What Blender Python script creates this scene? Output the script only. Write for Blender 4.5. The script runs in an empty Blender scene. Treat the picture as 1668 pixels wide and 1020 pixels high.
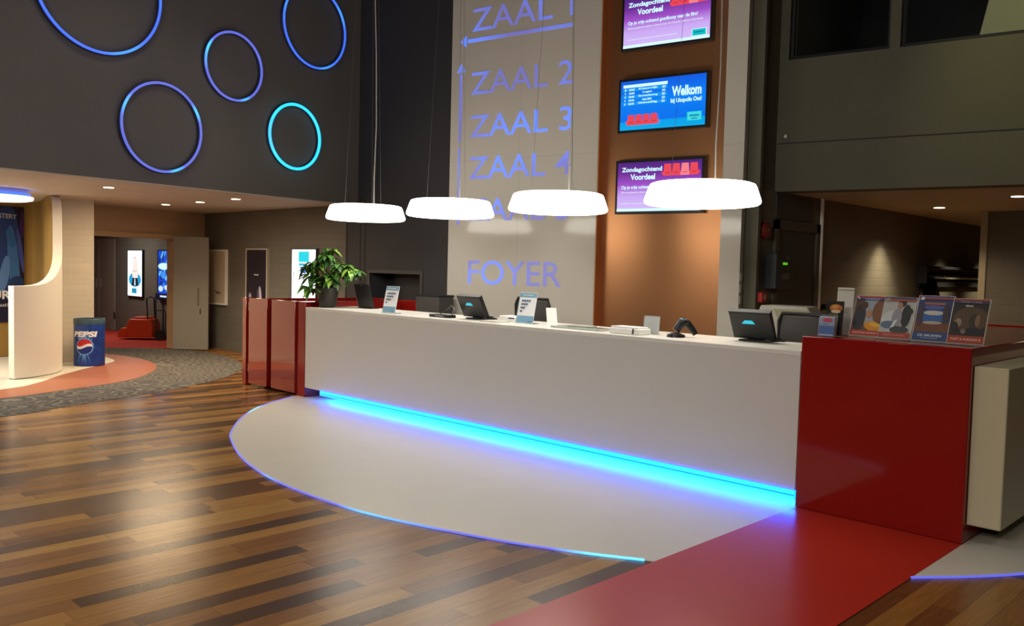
import bpy, math, random
import numpy as np
from mathutils import Vector, Matrix
random.seed(7)
SC = bpy.context.scene
COL = SC.collection

# ------------------------------------------------------------------ camera
F_PX = 1395.4
PIT, ROL, YAW, BYAW = [math.radians(v) for v in (2.906, 1.447, 44.455, 34.349)]
R_ = np.array([math.cos(YAW), math.sin(YAW), 0.]); F_ = np.array([-math.sin(YAW), math.cos(YAW), 0.]); U_ = np.array([0, 0, 1.])
FW = F_*math.cos(PIT) - U_*math.sin(PIT)
UP0 = F_*math.sin(PIT) + U_*math.cos(PIT)
XR = math.cos(ROL)*R_ + math.sin(ROL)*UP0          # camera right
YD = math.sin(ROL)*R_ - math.cos(ROL)*UP0          # camera down
CAM = np.array([2.680, -5.573, 1.6])
cd = bpy.data.cameras.new('camera'); cam = bpy.data.objects.new('camera', cd); COL.objects.link(cam)
cd.sensor_width = 36; cd.sensor_fit = 'HORIZONTAL'; cd.lens = F_PX/1668*36; cd.clip_start = .05; cd.clip_end = 100
cam.matrix_world = Matrix([[XR[0], -YD[0], -FW[0], CAM[0]], [XR[1], -YD[1], -FW[1], CAM[1]], [XR[2], -YD[2], -FW[2], CAM[2]], [0, 0, 0, 1]])
SC.camera = cam

# ------------------------------------------------------------------ view, world, big lights
SC.view_settings.view_transform = 'Standard'; SC.view_settings.look = 'None'
SC.view_settings.exposure = 0.0; SC.view_settings.gamma = 1.0; SC.view_settings.use_curve_mapping = False
W = bpy.data.worlds.new('world'); SC.world = W; W.use_nodes = True
W.node_tree.nodes['Background'].inputs[0].default_value = (.02, .022, .03, 1); W.node_tree.nodes['Background'].inputs[1].default_value = .3

def area(name, loc, size, power, col, rot=(0, 0, 0), sy=None):
    l = bpy.data.lights.new(name, 'AREA'); l.energy = power; l.color = col; l.size = size
    if sy: l.shape = 'RECTANGLE'; l.size_y = sy
    o = bpy.data.objects.new(name, l); o.location = loc; o.rotation_euler = rot; COL.objects.link(o); return o
def spot(name, loc, power, col, cone, blend=.6, rot=(0, 0, 0), r=.03):
    l = bpy.data.lights.new(name, 'SPOT'); l.energy = power; l.color = col; l.spot_size = math.radians(cone); l.spot_blend = blend
    l.shadow_soft_size = r
    o = bpy.data.objects.new(name, l); o.location = loc; o.rotation_euler = rot; COL.objects.link(o); return o
WARM = (1, .76, .48); NEUT = (1, .90, .74)
for (x_, y_, p_) in ((-1.5, -4.2, 230), (-4.5, -5.5, 300), (1.5, -7.5, 200), (-5.2, -1.8, 120), (4.8, -3.5, 220)):
    spot('hall_downlight', (x_, y_, 6.4), p_, (1, .92, .80), 116, .5, r=.55)

area('hall_fill_light', (.6, -10.7, 4.7), 3.6, 300, (1, .95, .88), (math.radians(66), 0, math.radians(14)), 1.4)  # added soft lamp brightening the counter front; no window stands here

# ------------------------------------------------------------------ projection helpers (a photo pixel to a point on a real plane)
def ray(px, py): return ((px-834)/F_PX)*XR + ((py-510)/F_PX)*YD + FW
def onz(px, py, z=0.):
    d = ray(px, py); return CAM + (z-CAM[2])/d[2]*d
def onpl(px, py, P, n):
    d = ray(px, py); P = np.array(P, float); n = np.array(n, float); return CAM + (np.dot(P-CAM, n)/np.dot(d, n))*d

# ------------------------------------------------------------------ materials
MATS = {}
def mat(name, col, rough=.6, metal=0., spec=.5, coat=0., noise=0., nscale=8., bump=0., bscale=60., emit=None, estr=0., trans=0., ior=1.45, alpha=1.):
    if name in MATS: return MATS[name]
    m = bpy.data.materials.new(name); m.use_nodes = True; nt = m.node_tree; b = nt.nodes['Principled BSDF']
    b.inputs['Base Color'].default_value = (*col, 1); b.inputs['Roughness'].default_value = rough; b.inputs['Metallic'].default_value = metal
    b.inputs['Specular IOR Level'].default_value = spec; b.inputs['Coat Weight'].default_value = coat; b.inputs['Coat Roughness'].default_value = .05
    b.inputs['Transmission Weight'].default_value = trans; b.inputs['IOR'].default_value = ior; b.inputs['Alpha'].default_value = alpha
    if emit: b.inputs['Emission Color'].default_value = (*emit, 1); b.inputs['Emission Strength'].default_value = estr
    if noise or bump:
        tc = nt.nodes.new('ShaderNodeTexCoord')
    if noise:
        n = nt.nodes.new('ShaderNodeTexNoise'); n.inputs['Scale'].default_value = nscale; n.inputs['Detail'].default_value = 5
        nt.links.new(tc.outputs['Object'], n.inputs['Vector'])
        r = nt.nodes.new('ShaderNodeMapRange'); r.inputs[1].default_value = .3; r.inputs[2].default_value = .7; r.inputs[3].default_value = 1-noise; r.inputs[4].default_value = 1+noise
        nt.links.new(n.outputs['Fac'], r.inputs[0])
        v = nt.nodes.new('ShaderNodeVectorMath'); v.operation = 'SCALE'; v.inputs[0].default_value = col
        nt.links.new(r.outputs[0], v.inputs['Scale']); nt.links.new(v.outputs[0], b.inputs['Base Color'])
    if bump:
        n = nt.nodes.new('ShaderNodeTexNoise'); n.inputs['Scale'].default_value = bscale; n.inputs['Detail'].default_value = 4
        nt.links.new(tc.outputs['Object'], n.inputs['Vector'])
        bp = nt.nodes.new('ShaderNodeBump'); bp.inputs['Strength'].default_value = bump; bp.inputs['Distance'].default_value = .01
        nt.links.new(n.outputs['Fac'], bp.inputs['Height']); nt.links.new(bp.outputs[0], b.inputs['Normal'])
    MATS[name] = m; return m
def srgb(r, g, b): return tuple(((v/255+.055)/1.055)**2.4 if v > 10 else v/255/12.92 for v in (r, g, b))
def glow(r, g, b, s=1.):
    c = srgb(r, g, b); return mat('glow_%d_%d_%d_%g' % (r, g, b, s), (0.01, 0.01, 0.01), .3, emit=c, estr=s)
def ink(r, g, b, rough=.45): return mat('ink_%d_%d_%d' % (r, g, b), srgb(r, g, b), rough)

def brick_bump(m, bw=.4, bh=.11, strength=.25, sx='X', darken=.12):
    """masonry joints under paint"""
    nt = m.node_tree; b = nt.nodes['Principled BSDF']; tc = nt.nodes.new('ShaderNodeTexCoord')
    sep = nt.nodes.new('ShaderNodeSeparateXYZ'); cmb = nt.nodes.new('ShaderNodeCombineXYZ'); add = nt.nodes.new('ShaderNodeMath')
    nt.links.new(tc.outputs['Object'], sep.inputs[0]); nt.links.new(sep.outputs['X'], add.inputs[0]); nt.links.new(sep.outputs['Y'], add.inputs[1])
    nt.links.new(add.outputs[0], cmb.inputs['X']); nt.links.new(sep.outputs['Z'], cmb.inputs['Y'])
    br = nt.nodes.new('ShaderNodeTexBrick'); br.inputs['Scale'].default_value = 1; br.inputs['Brick Width'].default_value = bw; br.inputs['Row Height'].default_value = bh
    br.inputs['Mortar Size'].default_value = .006; br.inputs['Mortar Smooth'].default_value = .5
    br.inputs['Color1'].default_value = (1, 1, 1, 1); br.inputs['Color2'].default_value = (.93, .93, .93, 1); br.inputs['Mortar'].default_value = (1-darken,)*3+(1,)
    nt.links.new(cmb.outputs[0], br.inputs['Vector'])
    bp = nt.nodes.new('ShaderNodeBump'); bp.inputs['Strength'].default_value = strength; bp.inputs['Distance'].default_value = .006; bp.invert = True
    nt.links.new(br.outputs['Fac'], bp.inputs['Height']); nt.links.new(bp.outputs[0], b.inputs['Normal'])
    mx = nt.nodes.new('ShaderNodeMix'); mx.data_type = 'RGBA'; mx.blend_type = 'MULTIPLY'; mx.inputs[0].default_value = 1
    src = b.inputs['Base Color'].links[0].from_socket if b.inputs['Base Color'].links else None
    if src: nt.links.new(src, mx.inputs[6])
    else: mx.inputs[6].default_value = b.inputs['Base Color'].default_value
    nt.links.new(br.outputs['Color'], mx.inputs[7]); nt.links.new(mx.outputs[2], b.inputs['Base Color'])
    return m

def wood_floor():
    m = bpy.data.materials.new('plank_floor'); m.use_nodes = True; nt = m.node_tree; b = nt.nodes['Principled BSDF']; N = nt.nodes.new; L = nt.links.new
    tc = N('ShaderNodeTexCoord'); sep = N('ShaderNodeSeparateXYZ'); L(tc.outputs['Object'], sep.inputs[0])
    cmb = N('ShaderNodeCombineXYZ'); L(sep.outputs['Y'], cmb.inputs['X']); L(sep.outputs['X'], cmb.inputs['Y'])
    br = N('ShaderNodeTexBrick'); br.offset = .37; br.offset_frequency = 2; br.squash = 1
    for k, v in (('Scale', 1), ('Brick Width', 1.2), ('Row Height', .128), ('Mortar Size', .0012), ('Mortar Smooth', .2), ('Bias', 0)): br.inputs[k].default_value = v
    br.inputs['Color1'].default_value = (0, 0, 0, 1); br.inputs['Color2'].default_value = (1, 1, 1, 1); br.inputs['Mortar'].default_value = (0.1, .1, .1, 1)
    # irregular stagger: shift each row by a hash of the row
    row = N('ShaderNodeMath'); row.operation = 'DIVIDE'; row.inputs[1].default_value = .128; L(sep.outputs['X'], row.inputs[0])
    fl = N('ShaderNodeMath'); fl.operation = 'FLOOR'; L(row.outputs[0], fl.inputs[0])
    wn = N('ShaderNodeTexWhiteNoise'); wn.noise_dimensions = '1D'; L(fl.outputs[0], wn.inputs['W'])
    ad = N('ShaderNodeMath'); ad.operation = 'ADD'; L(sep.outputs['Y'], ad.inputs[0]); L(wn.outputs['Value'], ad.inputs[1])
    L(ad.outputs[0], cmb.inputs['X']); L(cmb.outputs[0], br.inputs['Vector'])
    rp = N('ShaderNodeValToRGB'); L(br.outputs['Color'], rp.inputs[0]); cr = rp.color_ramp; cr.interpolation = 'LINEAR'
    stops = [(0, (.058, .025, .010)), (.22, (.092, .038, .013)), (.4, (.20, .079, .019)), (.62, (.26, .112, .024)), (.82, (.33, .156, .034)), (1, (.39, .205, .050))]
    cr.elements[0].position = 0; cr.elements[0].color = (*stops[0][1], 1); cr.elements[1].position = 1; cr.elements[1].color = (*stops[-1][1], 1)
    for p, c in stops[1:-1]: e = cr.elements.new(p); e.color = (*c, 1)
    mp = N('ShaderNodeMapping'); mp.inputs['Scale'].default_value = (30, 1.6, 1); L(tc.outputs['Object'], mp.inputs[0])
    ns = N('ShaderNodeTexNoise'); ns.inputs['Scale'].default_value = 2.2; ns.inputs['Detail'].default_value = 6; ns.inputs['Distortion'].default_value = .6; L(mp.outputs[0], ns.inputs['Vector'])
    mr = N('ShaderNodeMapRange'); mr.inputs[1].default_value = .3; mr.inputs[2].default_value = .7; mr.inputs[3].default_value = .82; mr.inputs[4].default_value = 1.18; L(ns.outputs['Fac'], mr.inputs[0])
    vm = N('ShaderNodeVectorMath'); vm.operation = 'SCALE'; L(rp.outputs[0], vm.inputs[0]); L(mr.outputs[0], vm.inputs['Scale']); L(vm.outputs[0], b.inputs['Base Color'])
    b.inputs['Roughness'].default_value = .27; b.inputs['Specular IOR Level'].default_value = .42
    bp = N('ShaderNodeBump'); bp.inputs['Strength'].default_value = .08; bp.inputs['Distance'].default_value = .003; L(ns.outputs['Fac'], bp.inputs['Height']); L(bp.outputs[0], b.inputs['Normal'])
    return m
def carpet_mat():
    m = bpy.data.materials.new('patterned_carpet'); m.use_nodes = True; nt = m.node_tree; b = nt.nodes['Principled BSDF']; N = nt.nodes.new; L = nt.links.new
    tc = N('ShaderNodeTexCoord')
    vo = N('ShaderNodeTexVoronoi'); vo.inputs['Scale'].default_value = 2.1; vo.inputs['Randomness'].default_value = .75; L(tc.outputs['Object'], vo.inputs['Vector'])
    mul = N('ShaderNodeMath'); mul.operation = 'MULTIPLY'; mul.inputs[1].default_value = 42; L(vo.outputs['Distance'], mul.inputs[0])
    sn = N('ShaderNodeMath'); sn.operation = 'SINE'; L(mul.outputs[0], sn.inputs[0])
    rp = N('ShaderNodeValToRGB'); rp.color_ramp.elements[0].position = .55; rp.color_ramp.elements[0].color = (.088, .082, .078, 1); rp.color_ramp.elements[1].position = .95; rp.color_ramp.elements[1].color = (.17, .155, .135, 1)
    mr = N('ShaderNodeMapRange'); mr.inputs[1].default_value = -1; mr.inputs[2].default_value = 1; L(sn.outputs[0], mr.inputs[0]); L(mr.outputs[0], rp.inputs[0])
    ns = N('ShaderNodeTexNoise'); ns.inputs['Scale'].default_value = 26; ns.inputs['Detail'].default_value = 6; L(tc.outputs['Object'], ns.inputs['Vector'])
    m2 = N('ShaderNodeMapRange'); m2.inputs[1].default_value = .3; m2.inputs[2].default_value = .7; m2.inputs[3].default_value = .55; m2.inputs[4].default_value = 1.5; L(ns.outputs['Fac'], m2.inputs[0])
    vm = N('ShaderNodeVectorMath'); vm.operation = 'SCALE'; L(rp.outputs[0], vm.inputs[0]); L(m2.outputs[0], vm.inputs['Scale']); L(vm.outputs[0], b.inputs['Base Color'])
    b.inputs['Roughness'].default_value = .95; b.inputs['Specular IOR Level'].default_value = .1
    return m
def grad_glow(name, stops, s, axis='Z', lo=0., hi=1.):
    """screen picture: a vertical colour gradient that the display shows"""
    m = bpy.data.materials.new(name); m.use_nodes = True; nt = m.node_tree; b = nt.nodes['Principled BSDF']; N = nt.nodes.new; L = nt.links.new
    tc = N('ShaderNodeTexCoord'); sep = N('ShaderNodeSeparateXYZ'); L(tc.outputs['Object'], sep.inputs[0])
    mr = N('ShaderNodeMapRange'); mr.inputs[1].default_value = lo; mr.inputs[2].default_value = hi; L(sep.outputs[axis], mr.inputs[0])
    rp = N('ShaderNodeValToRGB'); L(mr.outputs[0], rp.inputs[0]); cr = rp.color_ramp
    cr.elements[0].position = stops[0][0]; cr.elements[0].color = (*srgb(*stops[0][1]), 1); cr.elements[1].position = stops[-1][0]; cr.elements[1].color = (*srgb(*stops[-1][1]), 1)
    for p, c in stops[1:-1]: e = cr.elements.new(p); e.color = (*srgb(*c), 1)
    b.inputs['Base Color'].default_value = (.01, .01, .01, 1); b.inputs['Roughness'].default_value = .15
    L(rp.outputs[0], b.inputs['Emission Color']); b.inputs['Emission Strength'].default_value = s
    return m
def varied_glow(name, c0, c1, s0, s1, scale, lo=.5, hi=.68):
    """LED light behind a diffuser, brighter near some diodes"""
    m = bpy.data.materials.new(name); m.use_nodes = True; nt = m.node_tree; b = nt.nodes['Principled BSDF']; N = nt.nodes.new; L = nt.links.new
    tc = N('ShaderNodeTexCoord'); ns = N('ShaderNodeTexNoise'); ns.inputs['Scale'].default_value = scale; ns.inputs['Detail'].default_value = 1; L(tc.outputs['Object'], ns.inputs['Vector'])
    mr = N('ShaderNodeMapRange'); mr.inputs[1].default_value = lo; mr.inputs[2].default_value = hi; L(ns.outputs['Fac'], mr.inputs[0])
    mx = N('ShaderNodeMix'); mx.data_type = 'RGBA'; mx.inputs[6].default_value = (*srgb(*c0), 1); mx.inputs[7].default_value = (*srgb(*c1), 1); L(mr.outputs[0], mx.inputs[0])
    m2 = N('ShaderNodeMapRange'); m2.inputs[3].default_value = s0; m2.inputs[4].default_value = s1; L(mr.outputs[0], m2.inputs[0])
    b.inputs['Base Color'].default_value = (.2, .2, .3, 1); L(mx.outputs[2], b.inputs['Emission Color']); L(m2.outputs[0], b.inputs['Emission Strength'])
    return m

M_WOOD = wood_floor(); M_CARPET = carpet_mat()
M_GREYL = mat('grey_painted_wall', (.135, .121, .105), .75, noise=.05, nscale=1.2, bump=.05, bscale=90)
M_DARK = mat('dark_grey_wall', (.045, .043, .047), .7, noise=.06, nscale=1.5, bump=.05, bscale=90)
M_BRICKD = brick_bump(mat('dark_grey_brick', (.150, .140, .120), .75, noise=.06, nscale=2), .42, .10, .35)
M_SIDE = brick_bump(mat('brown_grey_brick', (.17, .150, .115), .75, noise=.06, nscale=2), .42, .10, .3)
M_GREENW = mat('olive_grey_wall', (.105, .100, .068), .75, noise=.05, nscale=2)
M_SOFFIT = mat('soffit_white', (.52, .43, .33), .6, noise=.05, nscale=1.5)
M_BEIGEW = brick_bump(mat('beige_painted_brick', (.50, .33, .19), .65), .35, .085, .3, darken=.06)
M_PILLAR = brick_bump(mat('cream_painted_brick', (.66, .60, .50), .6), .35, .085, .35, darken=.05)
M_WHITE = mat('white_satin', (.74, .72, .68), .45)
M_WFLOOR = mat('white_inlay_floor', (.66, .63, .54), .38, noise=.02, nscale=3)
M_ORFLOOR = mat('orange_inlay_floor', (.36, .125, .065), .4, noise=.05, nscale=6)
M_REDCARP = mat('red_carpet', (.46, .035, .022), .95, noise=.1, nscale=40)
M_REDFLOOR = mat('red_floor', (.48, .030, .015), .28, noise=.03, nscale=3)
M_RED = mat('red_gloss_laminate', (.27, .010, .007), .10, spec=.5)
M_REDG = mat('red_mirror_gloss', (.27, .014, .009), .06, spec=.9, coat=1.)
M_COUNTER = mat('counter_white_panel', (.66, .63, .58), .5, noise=.01, nscale=2)
M_TOP = mat('counter_top_white', (.80, .77, .70), .35)
M_CREAM = mat('cream_panel', (.60, .54, .35), .5)
M_BLACK = mat('black_plastic', (.012, .012, .013), .35)
M_BLACKM = mat('black_matte', (.02, .02, .021), .7)
M_DGREY = mat('dark_grey_plastic', (.06, .058, .055), .5)
M_LGREY = mat('light_grey_plastic', (.42, .40, .33), .5)
M_METAL = mat('brushed_metal', (.55, .53, .5), .3, metal=1.)
M_PAPER = mat('white_paper', (.85, .84, .82), .6)
M_ACRYL = mat('clear_acrylic', (.9, .92, .93), .08, trans=.9, ior=1.3)
M_GOLD = mat('ochre_wall', (.33, .205, .058), .6, noise=.04, nscale=4)
M_DOOR = mat('grey_door_paint', (.25, .23, .20), .55)
M_DARKGLASS = mat('dark_window_glass', (.9, .92, .95), .03, trans=1., ior=1.2)
M_LAMP = mat('lamp_opal_shade', (.9, .9, .88), .4, emit=(1, .94, .82), estr=7.0)
M_LAMPTOP = mat('lamp_top_opal', (.9, .9, .88), .4, emit=(1, .95, .88), estr=2.2)
M_CABLE = mat('pale_cable', (.55, .50, .42), .5)
M_WIRE = mat('steel_wire', (.35, .34, .32), .4, metal=.8)
M_BLUEN = varied_glow('blue_led_neon', (88, 104, 225), (40, 190, 255), .9, 1.6, 1.6, .60, .70)
M_BLUED = varied_glow('blue_led_neon_even', (45, 108, 255), (50, 140, 255), 1.0, 1.3, 2.)
M_CYAN = varied_glow('cyan_led_neon', (0, 195, 255), (60, 170, 255), 1.6, 1.4, 1., .62, .8)
M_RIM = varied_glow('floor_led_line', (95, 100, 235), (80, 190, 255), .9, 1.8, .9, .52, .66)
M_LETTER = varied_glow('backlit_letter', (104, 104, 196), (78, 128, 255), .75, 1.0, .8, .45, .62)
M_LED = mat('counter_led', (.1, .3, .5), .4, emit=(.01, .20, 1.0), estr=42)
M_LEDF = mat('counter_led_diffuser', (.1, .3, .5), .4, emit=(0, .070, 1.0), estr=12.5)

def panel_white():
    m = mat('gloss_white_panel', (.58, .54, .47), .10, spec=.5)
    nt = m.node_tree; b = nt.nodes['Principled BSDF']; N = nt.nodes.new; L = nt.links.new
    tc = N('ShaderNodeTexCoord'); sep = N('ShaderNodeSeparateXYZ'); L(tc.outputs['Object'], sep.inputs[0])
    cmb = N('ShaderNodeCombineXYZ'); L(sep.outputs['X'], cmb.inputs['X']); L(sep.outputs['Z'], cmb.inputs['Y'])
    mp = N('ShaderNodeMapping'); mp.inputs['Location'].default_value = (0, .05, 0); L(cmb.outputs[0], mp.inputs[0])
    br = N('ShaderNodeTexBrick'); br.offset = 0
    for k, v in (('Scale', 1), ('Brick Width', 1.05), ('Row Height', 3.0), ('Mortar Size', .003), ('Mortar Smooth', .3)): br.inputs[k].default_value = v
    br.inputs['Color1'].default_value = (.58, .54, .47, 1); br.inputs['Color2'].default_value = (.58, .54, .47, 1); br.inputs['Mortar'].default_value = (.46, .42, .36, 1)
    L(mp.outputs[0], br.inputs['Vector']); L(br.outputs['Color'], b.inputs['Base Color'])
    return m
M_PWHITE = panel_white()
M_COPPER = mat('copper_panel', (.62, .29, .13), .33, metal=.9)
M_COPPER.node_tree.nodes['Principled BSDF'].inputs['Anisotropic'].default_value = .6
M_COPPER.node_tree.nodes['Principled BSDF'].inputs['Anisotropic Rotation'].default_value = 0.25
M_COPPERM = mat('copper_reveal', (.46, .15, .035), .5, metal=.1)

# ------------------------------------------------------------------ mesh building
class MB:
    def __init__(s): s.v = []; s.f = []; s.m = []
    def add(s, vs, fs, mi=0):
        b = len(s.v); s.v += [tuple(float(c) for c in v) for v in vs]; s.f += [tuple(b+i for i in f) for f in fs]; s.m += [mi]*len(fs); return s
    def box(s, x0, x1, y0, y1, z0, z1, fr=None, mi=0):
        vs = [(x, y, z) for z in (z0, z1) for y in (y0, y1) for x in (x0, x1)]
        if fr: vs = [fr(*v) for v in vs]
        return s.add(vs, [(0, 2, 3, 1), (4, 5, 7, 6), (0, 1, 5, 4), (2, 6, 7, 3), (0, 4, 6, 2), (1, 3, 7, 5)], mi)
    def prism(s, poly, z0, z1, fr=None, mi=0):
        """plan polygon (x,y) extruded in z"""
        ar = sum(poly[i][0]*poly[(i+1) % len(poly)][1]-poly[(i+1) % len(poly)][0]*poly[i][1] for i in range(len(poly)))
        if ar < 0: poly = poly[::-1]
        n = len(poly); vs = [(p[0], p[1], z0) for p in poly]+[(p[0], p[1], z1) for p in poly]
        if fr: vs = [fr(*v) for v in vs]
        return s.add(vs, [tuple(range(n))[::-1], tuple(range(n, 2*n))]+[(i, (i+1) % n, n+(i+1) % n, n+i) for i in range(n)], mi)
    def profile(s, poly, y0, y1, fr=None, mi=0):
        """side polygon (x,z) extruded in y"""
        n = len(poly); vs = [(p[0], y0, p[1]) for p in poly]+[(p[0], y1, p[1]) for p in poly]
        if fr: vs = [fr(*v) for v in vs]
        return s.add(vs, [tuple(range(n)), tuple(range(n, 2*n))[::-1]]+[(i, n+i, n+(i+1) % n, (i+1) % n) for i in range(n)], mi)
    def tube(s, pts, r, n=8, closed=False, mi=0):
        pts = [Vector(p) for p in pts]; N = len(pts); vs = []; up = None
        for i, p in enumerate(pts):
            a = pts[(i-1) % N] if (closed or i > 0) else p; b = pts[(i+1) % N] if (closed or i < N-1) else p
            t = (b-a).normalized()
            if up is None: up = Vector((0, 0, 1)) if abs(t.z) < .9 else Vector((1, 0, 0))
            x = t.cross(up).normalized(); y = x.cross(t).normalized(); up = y
            rr = r[i] if isinstance(r, (list, tuple)) else r
            for k in range(n):
                a_ = 2*math.pi*k/n; vs.append(p+x*math.cos(a_)*rr+y*math.sin(a_)*rr)
        fs = []
        for i in range(N if closed else N-1):
            j = (i+1) % N
            for k in range(n): fs.append((i*n+k, j*n+k, j*n+(k+1) % n, i*n+(k+1) % n))
        if not closed: fs += [tuple(range(n)), tuple(range((N-1)*n, N*n))[::-1]]
        return s.add(vs, fs, mi)
    def lathe(s, prof, c=(0, 0, 0), n=40, mi=0, a0=0):
        """profile (r,z) turned about a vertical axis"""
        vs = []; N = len(prof)
        for r, z in prof:
            for k in range(n):
                a = 2*math.pi*k/n+a0; vs.append((c[0]+r*math.cos(a), c[1]+r*math.sin(a), c[2]+z))
        fs = []
        for i in range(N-1):
            for k in range(n): fs.append((i*n+k, i*n+(k+1) % n, (i+1)*n+(k+1) % n, (i+1)*n+k))
        if prof[0][0] > 1e-5: fs.append(tuple(range(n))[::-1])
        if prof[-1][0] > 1e-5: fs.append(tuple(range((N-1)*n, N*n)))
        return s.add(vs, fs, mi)
    def poly(s, pts, mi=0): return s.add(pts, [tuple(range(len(pts)))], mi)

def mesh_obj(name, mb, mats, parent=None, bev=0., smooth=True, label=None):
    me = bpy.data.meshes.new(name); off = Vector(parent['_o']) if parent is not None and '_o' in parent else Vector((0, 0, 0))
    if parent is None: pass
    me.from_pydata([tuple(Vector(v)-off) for v in mb.v], [], mb.f)
    if not isinstance(mats, (list, tuple)): mats = [mats]
    for m in mats: me.materials.append(m)
    for p, i in zip(me.polygons, mb.m): p.material_index = i
    me.validate(); me.update()
    if smooth:
        for p in me.polygons: p.use_smooth = True
        me.set_sharp_from_angle(angle=math.radians(35))
    o = bpy.data.objects.new(name, me); COL.objects.link(o)
    if parent is not None: o.parent = parent
    if parent is not None and '_o' not in o: o['_o'] = tuple(off)
    if bev:
        b = o.modifiers.new('bevel', 'BEVEL'); b.width = bev; b.segments = 2; b.limit_method = 'ANGLE'; b.angle_limit = math.radians(40)
    if label: o['label'] = label
    return o
def tagit(o, label, cat, group=None):
    o['label'] = label; o['category'] = cat
    if group: o['group'] = group
    return o
def thing(name, label, cat, loc=(0, 0, 0), group=None):
    o = bpy.data.objects.new(name, None); o.location = loc; o.empty_display_size = .1; COL.objects.link(o)
    o['_o'] = tuple(float(c) for c in loc); return tagit(o, label, cat, group)
def part(name, mb, m, parent, bev=0., label=None): return mesh_obj(name, mb, m, parent, bev, label=label)
def single(name, mb, m, label, cat, group=None, bev=0.):
    """one-mesh thing, its origin at its base"""
    vs = np.array(mb.v); c = ((vs[:, 0].min()+vs[:, 0].max())/2, (vs[:, 1].min()+vs[:, 1].max())/2, vs[:, 2].min())
    mb.v = [(v[0]-c[0], v[1]-c[1], v[2]-c[2]) for v in mb.v]
    o = mesh_obj(name, mb, m, None, bev); o.location = c; return tagit(o, label, cat, group)
def struct(name, mb, m, parent=None, bev=0., label=None):
    o = mesh_obj(name, mb, m, parent, bev)
    if parent is None:
        o['kind'] = 'structure'
        if label: o['label'] = label
    return o
def copy_tree(o, parent=None):
    c = o.copy(); COL.objects.link(c); c.parent = parent
    for ch in list(o.children): copy_tree(ch, c)
    return c
def frame(o, ex, ey, ez=(0, 0, 1)):
    o, ex, ey, ez = [np.array(a, float) for a in (o, ex, ey, ez)]
    return lambda x, y, z: tuple(o+ex*x+ey*y+ez*z)

_txt = {}
def text_geo(s, bold=0.):
    k = (s, bold)
    if k in _txt: return _txt[k]
    c = bpy.data.curves.new('t', 'FONT'); c.body = s; c.size = 1; c.offset = bold; c.resolution_u = 4
    o = bpy.data.objects.new('t', c); COL.objects.link(o); bpy.context.view_layer.update()
    dg = bpy.context.evaluated_depsgraph_get(); me = bpy.data.meshes.new_from_object(o.evaluated_get(dg))
    v = [(p.co.x, p.co.y) for p in me.vertices]; f = [tuple(p.vertices) for p in me.polygons]
    bpy.data.objects.remove(o); bpy.data.meshes.remove(me); bpy.data.curves.remove(c)
    _txt[k] = (v, f); return v, f
def text_mb(s, x0, x1, z0, z1, fr, y=0., bold=0., mb=None, mi=0):
    """lettering stretched to the box x0..x1, z0..z1 of a frame"""
    v, f = text_geo(s, bold); a = np.array(v); mn = a.min(0); mx = a.max(0)
    mb = mb or MB()
    return mb.add([fr(x0+(p[0]-mn[0])/(mx[0]-mn[0])*(x1-x0), y, z0+(p[1]-mn[1])/(mx[1]-mn[1])*(z1-z0)) for p in v], f, mi)
class Art:
    """flat printed or displayed picture: shapes as one mesh of several inks, in sheet units 0..1"""
    def __init__(s, fr, w, h, dy=-.0006): s.mb = MB(); s.fr = fr; s.w = w; s.h = h; s.mats = []; s.k = 0; s.dy = dy
    def _m(s, m):
        if m not in s.mats: s.mats.append(m)
        s.k += 1; return s.mats.index(m)
    def P(s, x, z): return s.fr(x*s.w, s.dy*(s.k), z*s.h)
    def rect(s, x0, x1, z0, z1, m): i = s._m(m); s.mb.poly([s.P(x0, z0), s.P(x1, z0), s.P(x1, z1), s.P(x0, z1)], i); return s
    def poly(s, pts, m): i = s._m(m); s.mb.poly([s.P(*p) for p in pts], i); return s
    def ell(s, cx, cz, rx, rz, m, rot=0, a0=0, a1=360, n=24):
        i = s._m(m); pts = []
        for k in range(n):
            a = math.radians(a0+(a1-a0)*k/(n if a1-a0 == 360 else n-1)); x = rx*math.cos(a); z = rz*math.sin(a); r = math.radians(rot)
            pts.append(s.P(min(1, max(0, cx+x*math.cos(r)-z*math.sin(r))), min(1, max(0, cz+x*math.sin(r)+z*math.cos(r)))))
        s.mb.poly(pts, i); return s
    def text(s, t, x0, x1, z0, z1, m, bold=0.):
        i = s._m(m); y = s.dy*s.k; text_mb(t, x0*s.w, x1*s.w, z0*s.h, z1*s.h, s.fr, y, bold, s.mb, i); return s
    def build(s, name, parent, label=None): return mesh_obj(name, s.mb, s.mats, parent, smooth=False, label=label)

def spline(pts, n=10):
    P = [np.array(p, float) for p in pts]; P = [2*P[0]-P[1]]+P+[2*P[-1]-P[-2]]; out = []
    for i in range(1, len(P)-2):
        for k in range(n):
            t = k/n; out.append(tuple(.5*((2*P[i])+(-P[i-1]+P[i+1])*t+(2*P[i-1]-5*P[i]+4*P[i+1]-P[i+2])*t*t+(-P[i-1]+3*P[i]-3*P[i+1]+P[i+2])*t**3)))
    out.append(tuple(P[-2])); return out

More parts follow.
